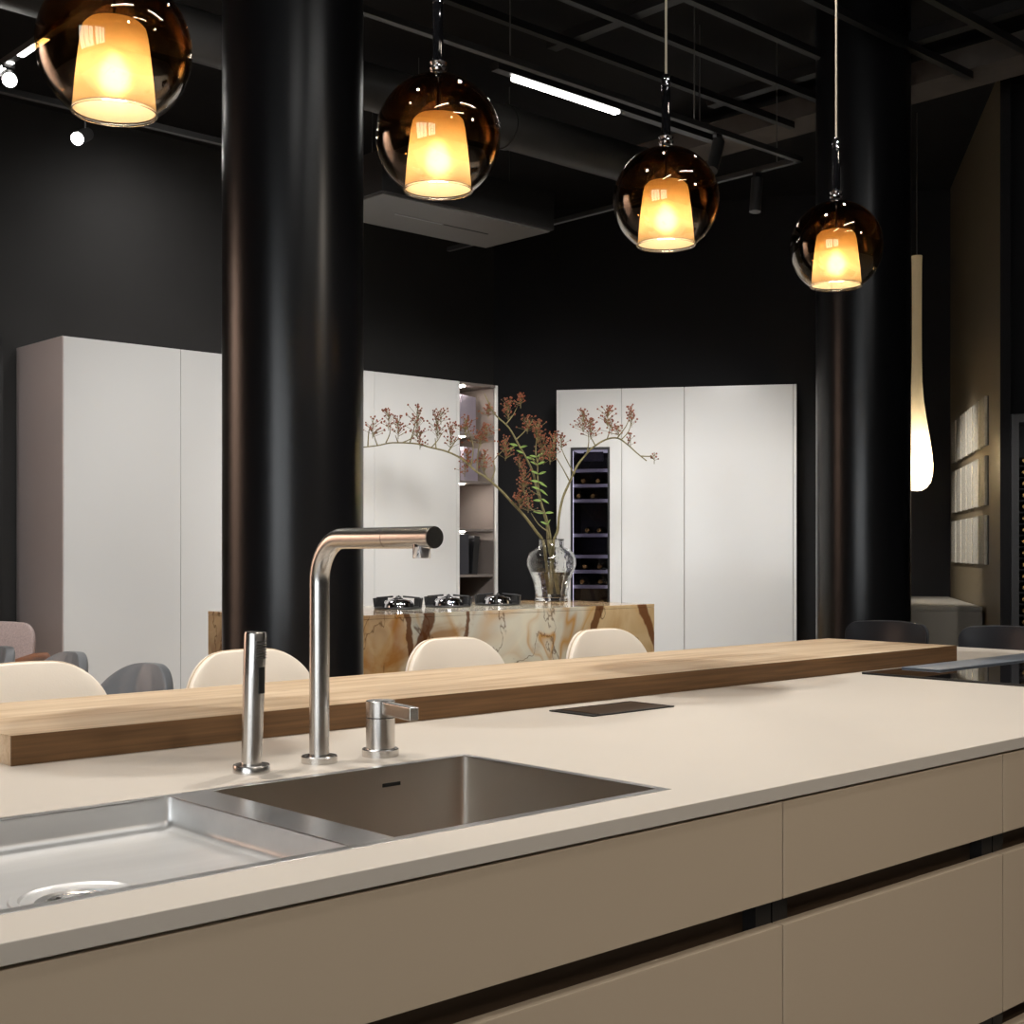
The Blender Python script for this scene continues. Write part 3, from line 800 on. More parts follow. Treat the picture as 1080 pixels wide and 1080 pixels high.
for z in [CH - .02] + [q - .02 for q in SHZ[:3]]:
    MB().lathe([(0, -.006), (.036, -.006), (.04, 0), (0, 0)], (SXa + .115, CY + .10, z - .0005), 24).build('downlight', 'led_small', t)
g = 'files and boards on the open shelves'
def upright(name, label, x0, x1, y0, y1, z, h, mat, rz=0.0, ry=0.0):
    o = thing(name, label, 'binder' if name == 'binder' else 'board', ((x0 + x1) / 2, (y0 + y1) / 2, z + .001), rz, g)
    m_ = MB().box(-(x1 - x0) / 2, -(y1 - y0) / 2, 0, (x1 - x0) / 2, (y1 - y0) / 2, h).build('cover', mat, o, bevel=.003, local=True)
    MB().box(-(x1 - x0) / 2 + .004, -(y1 - y0) / 2 - .002, .004, (x1 - x0) / 2 - .004, -(y1 - y0) / 2, h - .004).build('spine', mat, o, local=True)
    o.rotation_euler = (0, ry, rz)
    return o
upright('binder', 'dark grey binder on the lower shelf, left of the black binder', 6.83, 6.935, 7.95, 8.22, SHZ[3], .32, 'binder_dark')
upright('binder', 'black binder leaning on the lower shelf, right of the dark grey binder', 6.965, 7.025, 7.95, 8.22, SHZ[3], .305, 'binder_black', 0, .09)
upright('sample_board', 'lilac grey board standing on the topmost open shelf', 6.87, 7.10, 8.02, 8.05, SHZ[0], .31, 'binder_lilac', .3)
upright('sample_board', 'lilac grey board standing on the second open shelf, behind the berries', 6.90, 7.12, 8.02, 8.05, SHZ[1], .27, 'binder_lilac', .3)
# panel left of the run
pt_ = thing('wall_cladding', 'olive grey tall panel at the left edge, left of the white cabinets', 'panel', (2.6, 8.5, 0))
MB().box(1.6, 8.47, 0, 3.40, CD, 2.66).build('board', 'olive_panel', pt_)
MB().box(3.401, 8.46, 0, 3.42, CD, 2.66).build('edge_strip', 'black_metal', pt_)

# ---------------------------------------------------------------- tall white cabinets, slanted run (local frame)
o3 = Vector((7.753, 7.788)); rz3 = math.atan2(e3.y, e3.x)
def slant(name, label, cat, group=None): return thing(name, label, cat, (o3.x, o3.y, 0), rz3, group)
D3 = .492
g = 'tall white cabinets on the slanted wall'
# unit with the cooler
KX0, KX1, KZ0, KZ1 = .115, .442, .45, 2.125
t = slant('tall_cabinet', 'tall white gloss cabinet housing the dark wine cooler', 'cabinet', g)
for q in ((0, 0, .02, CH),): MB().box(0, 0, 0, .022, D3, CH).build('side_panel', 'white_gloss', t, local=True)
c = MB(); c.box(.0225, .022, .08, KX0, D3, CH); c.box(KX1, .022, .08, .538, D3, CH); c.box(KX0, .022, KZ1, KX1, D3, CH); c.box(KX0, .022, .08, KX1, D3, KZ0 - .002)
c.build('carcass', 'white_side', t, local=True)
c = MB(); c.box(.024, 0, .08, KX0, .02, CH); c.box(KX1, 0, .08, .538, .02, CH); c.box(KX0, 0, KZ1, KX1, .02, CH); c.box(KX0, 0, .08, KX1, .02, KZ0 - .002)
c.build('front_panel', 'white_gloss', t, local=True)
MB().box(.0225, .06, 0, .538, D3 - .02, .08).build('plinth', 'groove', t, local=True)
for x0, x1, l, sp in ((.54, 1.048, 'tall white gloss cabinet between wine cooler and rightmost wide cabinet', 0), (1.05, 1.937, 'widest tall white gloss cabinet beside the right round column', 1)):
    t = slant('tall_cabinet', l, 'cabinet', g)
    xe = x1 - .026 if sp else x1
    MB().box(x0 + .001, .022, .08, xe - .0005, D3, CH).build('carcass', 'white_side', t, local=True)
    knob_free_door(x0, xe, t, y=0, local=True)
    MB().box(x0, .06, 0, xe, D3 - .02, .08).build('plinth', 'groove', t, local=True)
    if sp: MB().box(x1 - .025, 0, 0, x1, D3, CH).build('side_panel', 'white_gloss', t, bevel=.002, local=True)
# cooler
t = slant('wine_cooler', 'narrow built-in wine cooler with dark glass door and grey shelves', 'wine cooler')
c = MB(); x0, x1 = KX0 + .003, KX1 - .003
c.box(x0, .03, KZ0, x0 + .012, .47, KZ1 - .003); c.box(x1 - .012, .03, KZ0, x1, .47, KZ1 - .003)
c.box(x0 + .012, .455, KZ0, x1 - .012, .47, KZ1 - .003); c.box(x0 + .012, .03, KZ1 - .018, x1 - .012, .455, KZ1 - .003); c.box(x0 + .012, .03, KZ0, x1 - .012, .455, KZ0 + .015)
c.build('housing', 'black_plastic', t, local=True)
c = MB(); c.box(x0, .004, KZ0, x0 + .015, .028, KZ1 - .003); c.box(x1 - .015, .004, KZ0, x1, .028, KZ1 - .003); c.box(x0 + .015, .004, KZ1 - .02, x1 - .015, .028, KZ1 - .003); c.box(x0 + .015, .004, KZ0, x1 - .015, .028, KZ0 + .012)
dd = c.build('door', 'black_metal', t, local=True)
MB().box(x0 + .0155, .010, KZ0 + .0125, x1 - .0155, .014, KZ1 - .0205).build('pane', 'tinted_pane', dd, local=True)
for xs_ in (x0 + .0122, x1 - .0148):
    MB().box(xs_, .030, KZ0 + .03, xs_ + .0026, .044, KZ1 - .03).build('interior_light', 'cooler_led', t, local=True)  # glowing strips added behind the door frame to brighten the shelves
dpx = lambda v: H + (HZ - v) / F * 10.93
shz = [dpx(v) for v in (496, 512, 528, 564.5, 587, 603, 619, 640, 660)]
for z in shz:
    MB().box(x0 + .014, .05, z - .014, x1 - .014, .066, z + .014).build('shelf_front', 'shelf_front', t, local=True)
    MB().box(x0 + .014, .067, z - .006, x1 - .014, .45, z + .002).build('shelf_board', 'dark_bar', t, local=True)
MB().box(x0 + .1, .06, dpx(486), x1 - .06, .075, dpx(476)).build('control_display', 'binder_dark', t, local=True)
MB().box(x0 + .014, .07, KZ1 - .026, x1 - .014, .3, KZ1 - .0185).build('interior_light', 'cooler_led_dim', t, local=True)
bp0 = slant('wine_bottle', '', 'bottle', 'bottles lying in the wine cooler')
MB().lathe([(0, .40), (.034, .40), (.037, .39), (.037, .20), (.033, .175), (.016, .135), (.0145, .10), (0, .10)], (0, 0, 0), 20, axis='Y').build('body', 'bottle_glass', bp0, smooth=True, local=True)
MB().lathe([(0, .082), (.0165, .082), (.018, .086), (.0165, .134), (0, .134)], (0, 0, 0), 16, axis='Y').build('foil_cap', 'gold_foil', bp0, smooth=True, local=True)
spots = [(.21, 1, 'left gold-capped bottle on the second shelf of the wine cooler'), (.33, 1, 'right gold-capped bottle on the second shelf of the wine cooler'),
         (.17, 2, 'left gold-capped bottle on the third shelf of the wine cooler'), (.29, 2, 'right gold-capped bottle on the third shelf of the wine cooler'),
         (.22, 5, 'left gold-capped bottle level with the vase shoulder in the cooler'), (.345, 5, 'right gold-capped bottle level with the vase shoulder in the cooler'),
         (.20, 6, 'left bottle one shelf above the lowest visible in the cooler'), (.35, 6, 'right bottle one shelf above the lowest visible in the cooler'),
         (.36, 7, 'gold-capped bottle lowest in the cooler, just above the stone island'),
         (.24, 3, 'left bottle in the tall middle compartment of the cooler'), (.34, 3, 'right bottle in the tall middle compartment of the cooler')]
for k, (x, i, l) in enumerate(spots):
    p = Vector((x, 0, shz[i] + .0405)); wp = Matrix.Rotation(rz3, 4, 'Z') @ p + Vector((o3.x, o3.y, 0))
    if k == 0: bp0.location = wp; bp0['label'] = l
    else: dup(bp0, wp, rz3, l)

# ---------------------------------------------------------------- veined stone island
IX0, IX1, IY0, IY1 = 4.0, 6.725, 5.835, 6.905
t = thing('stone_island', 'island block clad in cream and ochre stone with brown veins', 'kitchen island', (IX0, IY0, 0))
c = MB()
MB().box(IX0, IY0, 0, IX1, IY1, .898).build('cladding', 'onyx', t)
MB().box(IX0 - .001, IY0 - .001, .899, IX1 + .001, IY1, .92).build('top_slab', 'onyx', t, bevel=.0015)
# gas burners
def burner(label, first=None, loc=None):
    if first: return dup(first, loc, 0, label)
    t = thing('gas_burner', label, 'gas burner', loc, 0, 'gas burners on the stone island')
    MB().lathe([(0, 0), (.142, 0), (.146, .006), (.142, .012), (.12, .012), (.115, .008), (0, .008)], (0, 0, 0), 48).build('drip_tray', 'cast_iron', t, smooth=True, local=True)
    MB().lathe([(.0, .008), (.096, .008), (.094, .03), (.078, .05), (.045, .058), (.038, .05), (0, .05)], (0, 0, 0), 40).build('burner_ring', 'chrome', t, smooth=True, local=True)
    MB().lathe([(0, .051), (.03, .051), (.03, .062), (.02, .066), (0, .066)], (0, 0, 0), 32).build('burner_cap', 'cast_iron', t, smooth=True, local=True)
    ps = MB()
    for a in (0, 90, 180, 270):
        ca, sa = math.cos(math.radians(a + 45)), math.sin(math.radians(a + 45))
        ps.tube([(ca * .135, sa * .135, .012), (ca * .128, sa * .128, .066), (ca * .03, sa * .03, .074)], .006, 8)
    ps.build('pan_support', 'cast_iron', t, local=True)
    for a0 in (78, -62):
        wg = MB(); V = []
        for z in (.010, .064):
            for rr in (.138, .147):
                for k in range(9):
                    a = math.radians(a0 + 70 * k / 8); q = rr * (1.04 if z > .05 else 1.0)
                    V.append((q * math.cos(a), q * math.sin(a), z))
        fs = []
        for k in range(8):
            fs += [(k, k + 1, 19 + k, 18 + k), (9 + k, 27 + k, 28 + k, 10 + k), (18 + k, 19 + k, 28 + k, 27 + k), (k, 9 + k, 10 + k, k + 1)]
        fs += [(0, 18, 27, 9), (8, 17, 35, 26)]
        wg.add(V, fs).build('wind_guard', 'cast_iron', t, local=True)
    return t
b0 = burner('gas burner nearest the thick column on the stone island', None, (5.01, 6.40, .9205))
burner('middle gas burner on the stone island', b0, (5.41, 6.40, .9205))
burner('gas burner nearest the glass vase on the stone island', b0, (5.83, 6.40, .9205))

# vase, water, branches
VD = 9.30
vp = at_depth(581.5, 634, VD); vp.z = .9205
s_ = VD / F
prof_o = [(.0, .0), (17.5, 0), (18, 1.5), (17, 4), (17.2, 10), (19, 20), (23, 30), (26, 38), (26, 44), (23.5, 51), (17, 55.5), (13.5, 57.5), (13.2, 64), (13.8, 65.5)]
prof_i = [(12.9, 65.5), (12.3, 64), (12.6, 57), (16.2, 54.8), (22.6, 50.3), (25.0, 44), (25.0, 38), (22.1, 30.4), (18.1, 20.4), (16.2, 10), (15.8, 4.5), (0, 4)]
vz = MB().lathe([(r * s_, h * s_) for r, h in prof_o + prof_i], vp, 48)
tag(vz.build('glass_vase', 'vase_glass', smooth=True, angle=80), 'large clear glass vase half full of water on the stone island', 'vase')
wi = [(0, 4.15), (15.6, 4.7), (16.0, 10), (17.9, 20.4), (21.9, 30.4), (22.1, 31), (0, 31)]
tag(MB().lathe([(r * s_, h * s_) for r, h in wi], vp, 48).build('vase_water', 'water', smooth=True, angle=30), 'clear water standing in the lower half of the glass vase', 'water')

def spline(pts, n=5):
    out = []
    P = [pts[0]] + list(pts) + [pts[-1]]
    for i in range(1, len(P) - 2):
        for k in range(n):
            t_ = k / n; a, b, c_, d_ = P[i - 1], P[i], P[i + 1], P[i + 2]
            out.append(0.5 * ((2 * b) + (c_ - a) * t_ + (2 * a - 5 * b + 4 * c_ - d_) * t_ ** 2 + (3 * b - a - 3 * c_ + d_) * t_ ** 3))
    out.append(pts[-1]); return out
rnd = random.Random(11)
def branch(label, main, d0, d1, twigs, clusters, leaves=(), r0=.011, r1=.004):
    """main: survey points from the vase mouth outwards; depth runs d0 -> d1"""
    t = thing('berry_branch', label, 'branch', vp + Vector((0, 0, .02)), 0, 'berry branches in the glass vase')
    n = len(main)
    P = [at_depth(u, v, d0 + (d1 - d0) * i / (n - 1)) for i, (u, v) in enumerate(main)]
    foot = vp + Vector((rnd.uniform(-.05, .05), rnd.uniform(-.05, .05), .05))
    Q = spline([foot, (foot + P[0]) / 2 + Vector((0, 0, .01))] + P)
    rs = [r0 + (r1 - r0) * i / (len(Q) - 1) for i in range(len(Q))]
    MB().tube(Q, rs, 8).build('stem', 'bark', t, smooth=True)
    dep = lambda u: d0 + (d1 - d0) * min(1, max(0, (u - main[0][0]) / ((main[-1][0] - main[0][0]) or 1)))
    for poly in twigs:
        tw = MB()
        dd_ = rnd.uniform(-.05, .05); dpt = dep(poly[0][0])
        T = spline([at_depth(u, v, dpt + dd_ * i / max(1, len(poly) - 1)) for i, (u, v) in enumerate(poly)], 3)
        tw.tube(T, [.005 - .0028 * i / (len(T) - 1) for i in range(len(T))], 6).build('twig', 'bark', t, smooth=True)
    for (u, v, su, sv, cnt) in clusters:
        cb = MB(); cs = MB(); c0 = at_depth(u, v, dep(u) + rnd.uniform(-.05, .05))
        root = c0 + Vector((0, 0, -sv * s_ * 1.05))
        lat = Vector((SN, -CS, 0)); fw = Vector((CS, SN, 0))
        for _ in range(cnt):
            a, b_, h_ = rnd.gauss(0, .5), rnd.gauss(0, .5), rnd.uniform(-1, 1)
            wdt = 1 - .35 * h_
            p = c0 + lat * (a * su * s_ * wdt) + fw * (b_ * su * s_ * wdt) + Vector((0, 0, h_ * sv * s_))
            cb.ball(p, rnd.uniform(.0052, .0078), 5)
            m_ = c0 + Vector((0, 0, (h_ - .6) * sv * s_ * .9)); 
            cs.tube([root.lerp(m_, .9), p], .0013, 4, cap=False)
        cs.tube([root + Vector((0, 0, -.03)), c0 + Vector((0, 0, sv * s_ * .4))], .0025, 5)
        bo = tag(cb.build('berry_cluster', 'berry', t, smooth=True), kind='stuff')
        cs.build('stalks', 'bark', bo)
    if leaves:
        for (u, v, ang, ln) in leaves:
            lf = MB(); p = at_depth(u, v, dep(u)); Ln = ln * s_
            ca, sa = math.cos(math.radians(ang)), math.sin(math.radians(ang))
            ax = (Vector((SN, -CS, 0)) * ca + Vector((0, 0, 1)) * sa); wv = (Vector((CS, SN, 0)) * .75 + Vector((0, 0, .6)))
            vs = []; K = 6
            for k in range(K + 1):
                q = k / K; hw_ = math.sin(PI * q ** .8) * Ln * .24 + .0006
                c_ = p + ax * (Ln * q) + Vector((0, 0, -.15 * Ln * q * q))
                vs += [c_ - wv * hw_, c_ + Vector((0, 0, -.12 * hw_)), c_ + wv * hw_]
            fs = []
            for k in range(K): fs += [(3 * k, 3 * k + 1, 3 * k + 4, 3 * k + 3), (3 * k + 1, 3 * k + 2, 3 * k + 5, 3 * k + 4)]
            o = lf.add(vs, fs).build('leaf', 'leaf', t, smooth=True)
            md = o.modifiers.new('thickness', 'SOLIDIFY'); md.thickness = .0016
    return t
branch('long red-berry branch arching left across the white cabinet to the column',
       [(573, 572), (565, 560), (553, 544), (540, 530), (529, 518), (513, 504), (502, 497), (492, 488), (482, 481), (469, 475.5), (454, 472), (439, 468), (414, 467), (398, 470), (380, 472)], VD, VD - .25,
       [[(388, 471), (389, 455), (392, 447)], [(398, 470), (394, 458)], [(407, 467), (411, 458), (412, 448)], [(420, 467), (417, 459)], [(432, 468), (436, 455), (438, 445)], [(424, 467), (433, 463), (437, 458)],
        [(455, 472), (462, 464), (466, 457)], [(460, 473), (459, 462)], [(473, 476), (480, 466), (486, 460)], [(497, 491), (499, 470), (493, 452)], [(503, 497), (504, 478), (508, 460)], [(518, 508), (522, 495), (521, 485), (533, 473)], [(513, 503), (507, 490)]],
       [(393, 448, 8, 9, 34), (410, 440, 8, 9, 30), (420, 448, 9, 10, 36), (440, 441, 8, 15, 52), (443, 460, 7, 9, 26), (461, 446, 9, 13, 46), (465, 436, 7, 7, 20), (475, 456, 8, 12, 42),
        (491, 446, 9, 9, 56), (493, 481, 8, 8, 44), (507, 461, 9, 6, 44), (513, 452, 8, 6, 38), (511, 484, 9, 10, 46), (533, 470, 7, 11, 52), (490, 492, 6, 6, 18)])
branch('upright red-berry branch rising highest from the vase towards the shelves',
       [(578, 571), (577, 555), (572, 535), (566, 515), (562, 498), (555, 483), (547, 469), (540, 456), (534, 448), (522, 437), (515, 424), (511, 415)], VD + .05, VD + .15,
       [[(534, 447), (541, 438), (546, 428)], [(545, 463), (556, 452), (562, 442)], [(518, 433), (514, 432)]],
       [(536, 429, 8, 10, 48), (549, 420, 7, 6, 34), (515, 431, 7, 6, 34), (556, 445, 8, 8, 44), (548, 482, 6, 8, 30)],
       leaves=[(546, 470, 160, 10), (548, 472, 20, 9), (552, 478, 150, 9), (555, 482, -10, 10), (543, 471, 200, 9)])
branch('leafy middle branch with green leaf pairs and red berries in the vase',
       [(581, 571), (578, 553), (575, 542), (571, 531), (568, 513), (567, 500), (567, 489), (565, 478), (566, 462), (567, 452)], VD - .05, VD - .1,
       [[(570, 523), (562, 519), (554, 513)], [(573, 540), (562, 538), (556, 532), (550, 527)], [(577, 560), (568, 553), (560, 541)], [(567, 487), (572, 474)], [(567, 492), (560, 482)]],
       [(567, 452, 8, 10, 52), (573, 473, 9, 12, 62), (552, 501, 7, 10, 46), (548, 525, 9, 8, 52), (557, 528, 6, 8, 32), (580, 478, 6, 7, 26), (553, 513, 6, 6, 24)],
       leaves=[(568, 500, 150, 9), (568, 500, 25, 9), (568, 508, 165, 9), (568, 508, -25, 10), (569, 516, 155, 9), (569, 516, -30, 10), (571, 528, 170, 9), (571, 526, -25, 9), (575, 541, 10, 9), (574, 541, 165, 12),
               (577, 553, 150, 8), (577, 553, 60, 7), (567, 490, 30, 9), (567, 490, 150, 9), (566, 482, 40, 8), (566, 482, 160, 8), (578, 556, 100, 8)], r0=.008)
branch('red-berry branch bending right across the wine cooler and white doors',
       [(584, 571), (588, 560), (590, 542), (594, 524), (601, 508), (609, 491), (616, 482), (624, 473), (638, 464), (651, 462), (662, 469), (672, 478), (682, 486)], VD, VD + .2,
       [[(601, 508), (593, 493), (586, 482), (580, 476)], [(605, 499), (596, 482), (591, 470)], [(619, 478), (621, 466), (620, 455)], [(628, 470), (622, 459)], [(640, 464), (643, 454), (643, 445)],
        [(651, 462), (660, 450), (664, 440)], [(655, 464), (663, 455), (666, 444)], [(662, 469), (665, 463)], [(676, 481), (689, 481), (690, 477)]],
       [(584, 466, 8, 12, 52), (592, 463, 7, 7, 26), (615, 441, 9, 10, 54), (623, 450, 9, 9, 50), (641, 437, 9, 10, 54), (645, 448, 8, 6, 24), (666, 436, 6, 10, 34), (652, 452, 7, 5, 20), (665, 462, 5, 6, 14), (690, 481, 4, 4, 8)])

# ---------------------------------------------------------------- hood over the stone island
hz = H + 2.06; hx0, hx1, hy0, hy1, hh = 4.66, 6.05, 6.10, 6.76, .255
t = thing('extractor_hood', 'long black extractor hood hanging over the stone island', 'hood', ((hx0 + hx1) / 2, (hy0 + hy1) / 2, hz))
MB().box(hx0, hy0, hz + .012, hx1, hy1, hz + hh).build('body', 'dark_bar', t, bevel=.003)
M['hood_panel'] = plain('grey_glass_panel', (112, 110, 108), 0.35, var=0.02)
MB().box(hx0 + .02, hy0 + .02, hz, hx1 - .02, hy1 - .02, hz + .0115).build('bottom_panel', 'hood_panel', t, bevel=.002)
for y_ in (hy0 + .33,):
    MB().box(hx0 + .35, y_ - .008, hz - .003, hx0 + .72, y_ + .008, hz - .0002).build('light_strip', 'shelf_front', t)
    MB().box(hx0 + .74, y_ - .006, hz - .003, hx1 - .28, y_ + .006, hz - .0002).build('control_strip', 'black_plastic', t)
for x_ in (hx0 + .35, hx1 - .30):
    for y_ in (hy0 + .1, hy1 - .1):
        MB().tube([(x_, y_, hz + hh), (x_, y_, ZC)], .003, 6).build('suspension_cable', 'cable', t)
        MB().cyl((x_, y_, hz + hh), .012, .03, 12).build('cable_clamp', 'chrome', t)

# ---------------------------------------------------------------- pendants
PD = .145; PZ = H + .962
t = thing('pendant_lamp', '', 'pendant lamp', (0, 0, PZ), 0, 'smoked globe pendants over the oak bar')
a_end = math.acos(-.122 / PD); a_st = math.asin(.013 / PD)
po = [(PD * math.sin(a_st + (a_end - a_st) * k / 40), PD * math.cos(a_st + (a_end - a_st) * k / 40)) for k in range(41)]
pi_ = [((PD - .003) * math.sin(a_st + (a_end - a_st) * k / 40), (PD - .003) * math.cos(a_st + (a_end - a_st) * k / 40)) for k in range(40, -1, -1)]
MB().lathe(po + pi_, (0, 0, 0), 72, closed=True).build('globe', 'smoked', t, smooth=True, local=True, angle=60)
rb = math.sqrt(PD ** 2 - .122 ** 2)
MB().lathe([(rb + .0022 * math.cos(a) + .0005, -.123 + .0028 * math.sin(a)) for a in [2 * PI * k / 10 for k in range(10)]], (0, 0, 0), 72, closed=True).build('rim', 'clear_rim', t, smooth=True, local=True, angle=180)
so_ = [(.006, .052), (.035, .0515), (.050, .047), (.0585, .038), (.0625, .022), (.0655, 0), (.0725, -.06), (.0775, -.1185)]
si_ = [(.0755, -.1185), (.0705, -.06), (.0635, 0), (.0605, .021), (.0567, .0365), (.0485, .0452), (.034, .0495), (.006, .05)]
MB().lathe(so_ + si_, (0, 0, 0), 64, closed=True).build('inner_shade', 'shade', t, smooth=True, local=True, angle=60)
MB().lathe([(0, .052), (.003, .052), (.003, .135), (.011, .136), (.013, .150), (.011, .152), (0, .152)], (0, 0, 0), 20).build('rod', 'black_metal', t, smooth=True, local=True)
bu = MB().lathe([(0, -.088), (.014, -.084), (.025, -.072), (.029, -.056), (.025, -.04), (.014, -.022), (.012, -.015), (0, -.015)], (0, 0, 0), 24)
bu.build('bulb', 'bulb', t, smooth=True, local=True)
MB().lathe([(0, -.0145), (.013, -.0145), (.014, .03), (.008, .045), (.003, .049), (0, .049)], (0, 0, 0), 20).build('bulb_socket', 'black_plastic', t, smooth=True, local=True)
MB().lathe([(0, .152), (.018, .152), (.021, .158), (.017, .165), (.021, .172), (.0125, .178), (0, .178)], (0, 0, 0), 24).build('glass_collar', 'chrome', t, smooth=True, local=True)
MB().lathe([(0, .178), (.0118, .178), (.0125, .185), (.0125, .30), (.0118, .312), (0, .312)], (0, 0, 0), 24).build('neck_tube', 'hob', t, smooth=True, local=True)
MB().lathe([(0, .312), (.0125, .312), (.0125, .34), (.010, .343), (0, .343)], (0, 0, 0), 24).build('neck_cap', 'chrome', t, smooth=True, local=True)
MB().tube([(0, 0, .343), (0, 0, ZC - PZ - .03)], .0033, 8).build('cord', 'cord', t, smooth=True, local=True)
MB().lathe([(0, 0), (.05, 0), (.05, -.03), (0, -.03)], (0, 0, ZC - PZ), 24).build('ceiling_rose', 'black_metal', t, smooth=True, local=True)
pl_ = ('largest smoked globe pendant, cut by the top left corner', 'smoked globe pendant just right of the thick black column',
       'smoked globe pendant between the hood and the right round column', 'smallest smoked globe pendant, hanging before the right round column')
PX = (1.177, 1.981, 2.792, 3.616)
for k in range(4):
    if k == 0: t.location = (PX[0], 2.38, PZ); t['label'] = pl_[0]
    else: dup(t, (PX[k], 2.38, PZ), 0, pl_[k])

# teardrop lamp
dp = at_depth(967, 518, 8.95); ds = 8.95 / F
t = thing('teardrop_pendant', 'long milky glass teardrop pendant glowing behind the right column', 'pendant lamp', dp)
pr = [(0, 0), (5, .6), (10, 3.5), (14, 9), (16, 18), (16.3, 28), (15, 42), (12.5, 60), (9.5, 78), (7, 96), (5.6, 115), (5, 140), (4.9, 180), (5, 215), (5.2, 240), (5.6, 248), (0, 249)]
MB().lathe([(r * ds, h * ds) for r, h in pr], dp, 40).build('glass_drop', 'drop', t, smooth=True)
MB().ball(dp + Vector((0, 0, 28 * ds)), .045, 12).build('bulb', 'drop_bulb', t, smooth=True)
MB().lathe([(0, 249), (3, 249), (3, 252), (0, 252)], (0, 0, 0), 12)
MB().tube([dp + Vector((0, 0, 249 * ds)), Vector((dp.x, dp.y, ZC))], .004, 8).build('cord', 'cable', t, smooth=True)

# ---------------------------------------------------------------- lighting track and fittings
TZ = H + 2.20; TXa, TXb, TYa, TYb = 2.41, 6.27, 4.37, 6.30
t = thing('lighting_track', 'thin black lighting track turning a corner under the ceiling', 'lighting track', ((TXa + TXb) / 2, (TYa + TYb) / 2, TZ))
for q in ((TXa, TYa, TXb, TYa), (TXa, TYb, 4.40, TYb), (TXa, TYa, TXa, TYb), (TXb, TYa, TXb, 7.4)):
    MB().box(min(q[0], q[2]) - .017, min(q[1], q[3]) - .017, TZ - .015, max(q[0], q[2]) + .017, max(q[1], q[3]) + .017, TZ + .015).build('rail', 'dark_bar', t, bevel=.002)
for x_, y_ in ((TXa + .1, TYa), (TXb - .92, TYa), (TXb, TYa + .15), (TXb, 7.2), (TXa + .1, TYb), (4.35, TYb)):
    MB().tube([(x_, y_, TZ + .015), (x_, y_, ZC)], .0035, 6).build('suspension_cable', 'cable', t)
for y0_, y1_ in ((5.50, 5.77), (5.87, 6.09)):
    MB().box(TXa - .014, y0_, TZ - .019, TXa + .014, y1_, TZ - .0155).build('light_insert', 'led', t)
def spotlight(label, rail_pt, direction, length=.18, r=.033, lit=False, drop=.06):
    t = thing('track_spotlight', label, 'spotlight', rail_pt, 0, 'spotlights on the lighting track')
    dv = Vector(direction).normalized(); p0 = Vector(rail_pt) + Vector((0, 0, -.016))
    MB().box(p0.x - .025, p0.y - .012, p0.z - .02, p0.x + .025, p0.y + .012, p0.z).build('adapter', 'black_metal', t)
    MB().tube([p0 + Vector((0, 0, -.02)), p0 + Vector((0, 0, -drop))], .006, 8).build('joint', 'black_metal', t)
    c0 = p0 + Vector((0, 0, -drop)) - dv * .03; c1 = c0 + dv * length
    MB().tube([c0, c1], r, 28).build('barrel', 'dark_bar', t, smooth=True)
    if lit: MB().tube([c1 + dv * .0006, c1 + dv * .004], r * .9, 24).build('lens', 'spot_lens', t)
    return t
def cam_dir(p): return (Vector((0, 0, H)) - Vector(p)).normalized()
p1 = Vector((TXa, 5.90, TZ)); spotlight('glaring white track spotlight at the left edge of the picture', p1, cam_dir(p1) + Vector((.05, 0, -.1)), lit=True, length=.13)
p2 = Vector((2.96, TYb, TZ)); spotlight('lit track spotlight seen edge-on below the largest pendant', p2, (-.62, -.62, -.42), lit=True, drop=.11, length=.15)
p3 = Vector((5.54, TYa, TZ)); spotlight('unlit tilted black track spotlight above right of the third pendant', p3, (-.36, -.12, -.62), length=.21)
p4 = Vector((6.27, 4.66, TZ)); spotlight('unlit black track spotlight hanging nearly straight between third and fourth pendants', p4, (-.12, -.02, -.9), length=.2)
# linear light
t = thing('linear_light', 'bright white linear light bar under the black ceiling', 'ceiling light', (4.8, 4.74, H + 2.3))
MB().box(4.30, 4.715, H + 2.315, 6.0, 4.765, H + 2.36).build('housing', 'black_metal', t)
MB().box(4.42, 4.72, H + 2.295, 5.17, 4.76, H + 2.3148).build('diffuser', 'led', t, bevel=.006)
for x_ in (4.40, 5.85): MB().tube([(x_, 4.74, H + 2.36), (x_, 4.74, ZC)], .004, 6).build('suspension_cable', 'cable', t)

# ---------------------------------------------------------------- right corner: cabinet, samples, bottle rack
w3 = -n3                                                # along the sample wall towards the camera
bk = Bc - n3 * .0
ctr = bk - n3 * .01 - e3 * .01
t = thing('low_cabinet', 'low stone grey cabinet in the corner under the pale samples', 'cabinet', (ctr.x, ctr.y, 0), math.atan2(-n3.y, -n3.x))
Lb = (Vector((8.31, 4.27)) - Bc).length
MB().box(0, -.62, .0, Lb, -.012, .873).build('body', 'grey_box', t, local=True)
MB().box(0, -.62, .875, Lb, -.012, .903).build('top_panel', 'grey_box', t, local=True, bevel=.002)
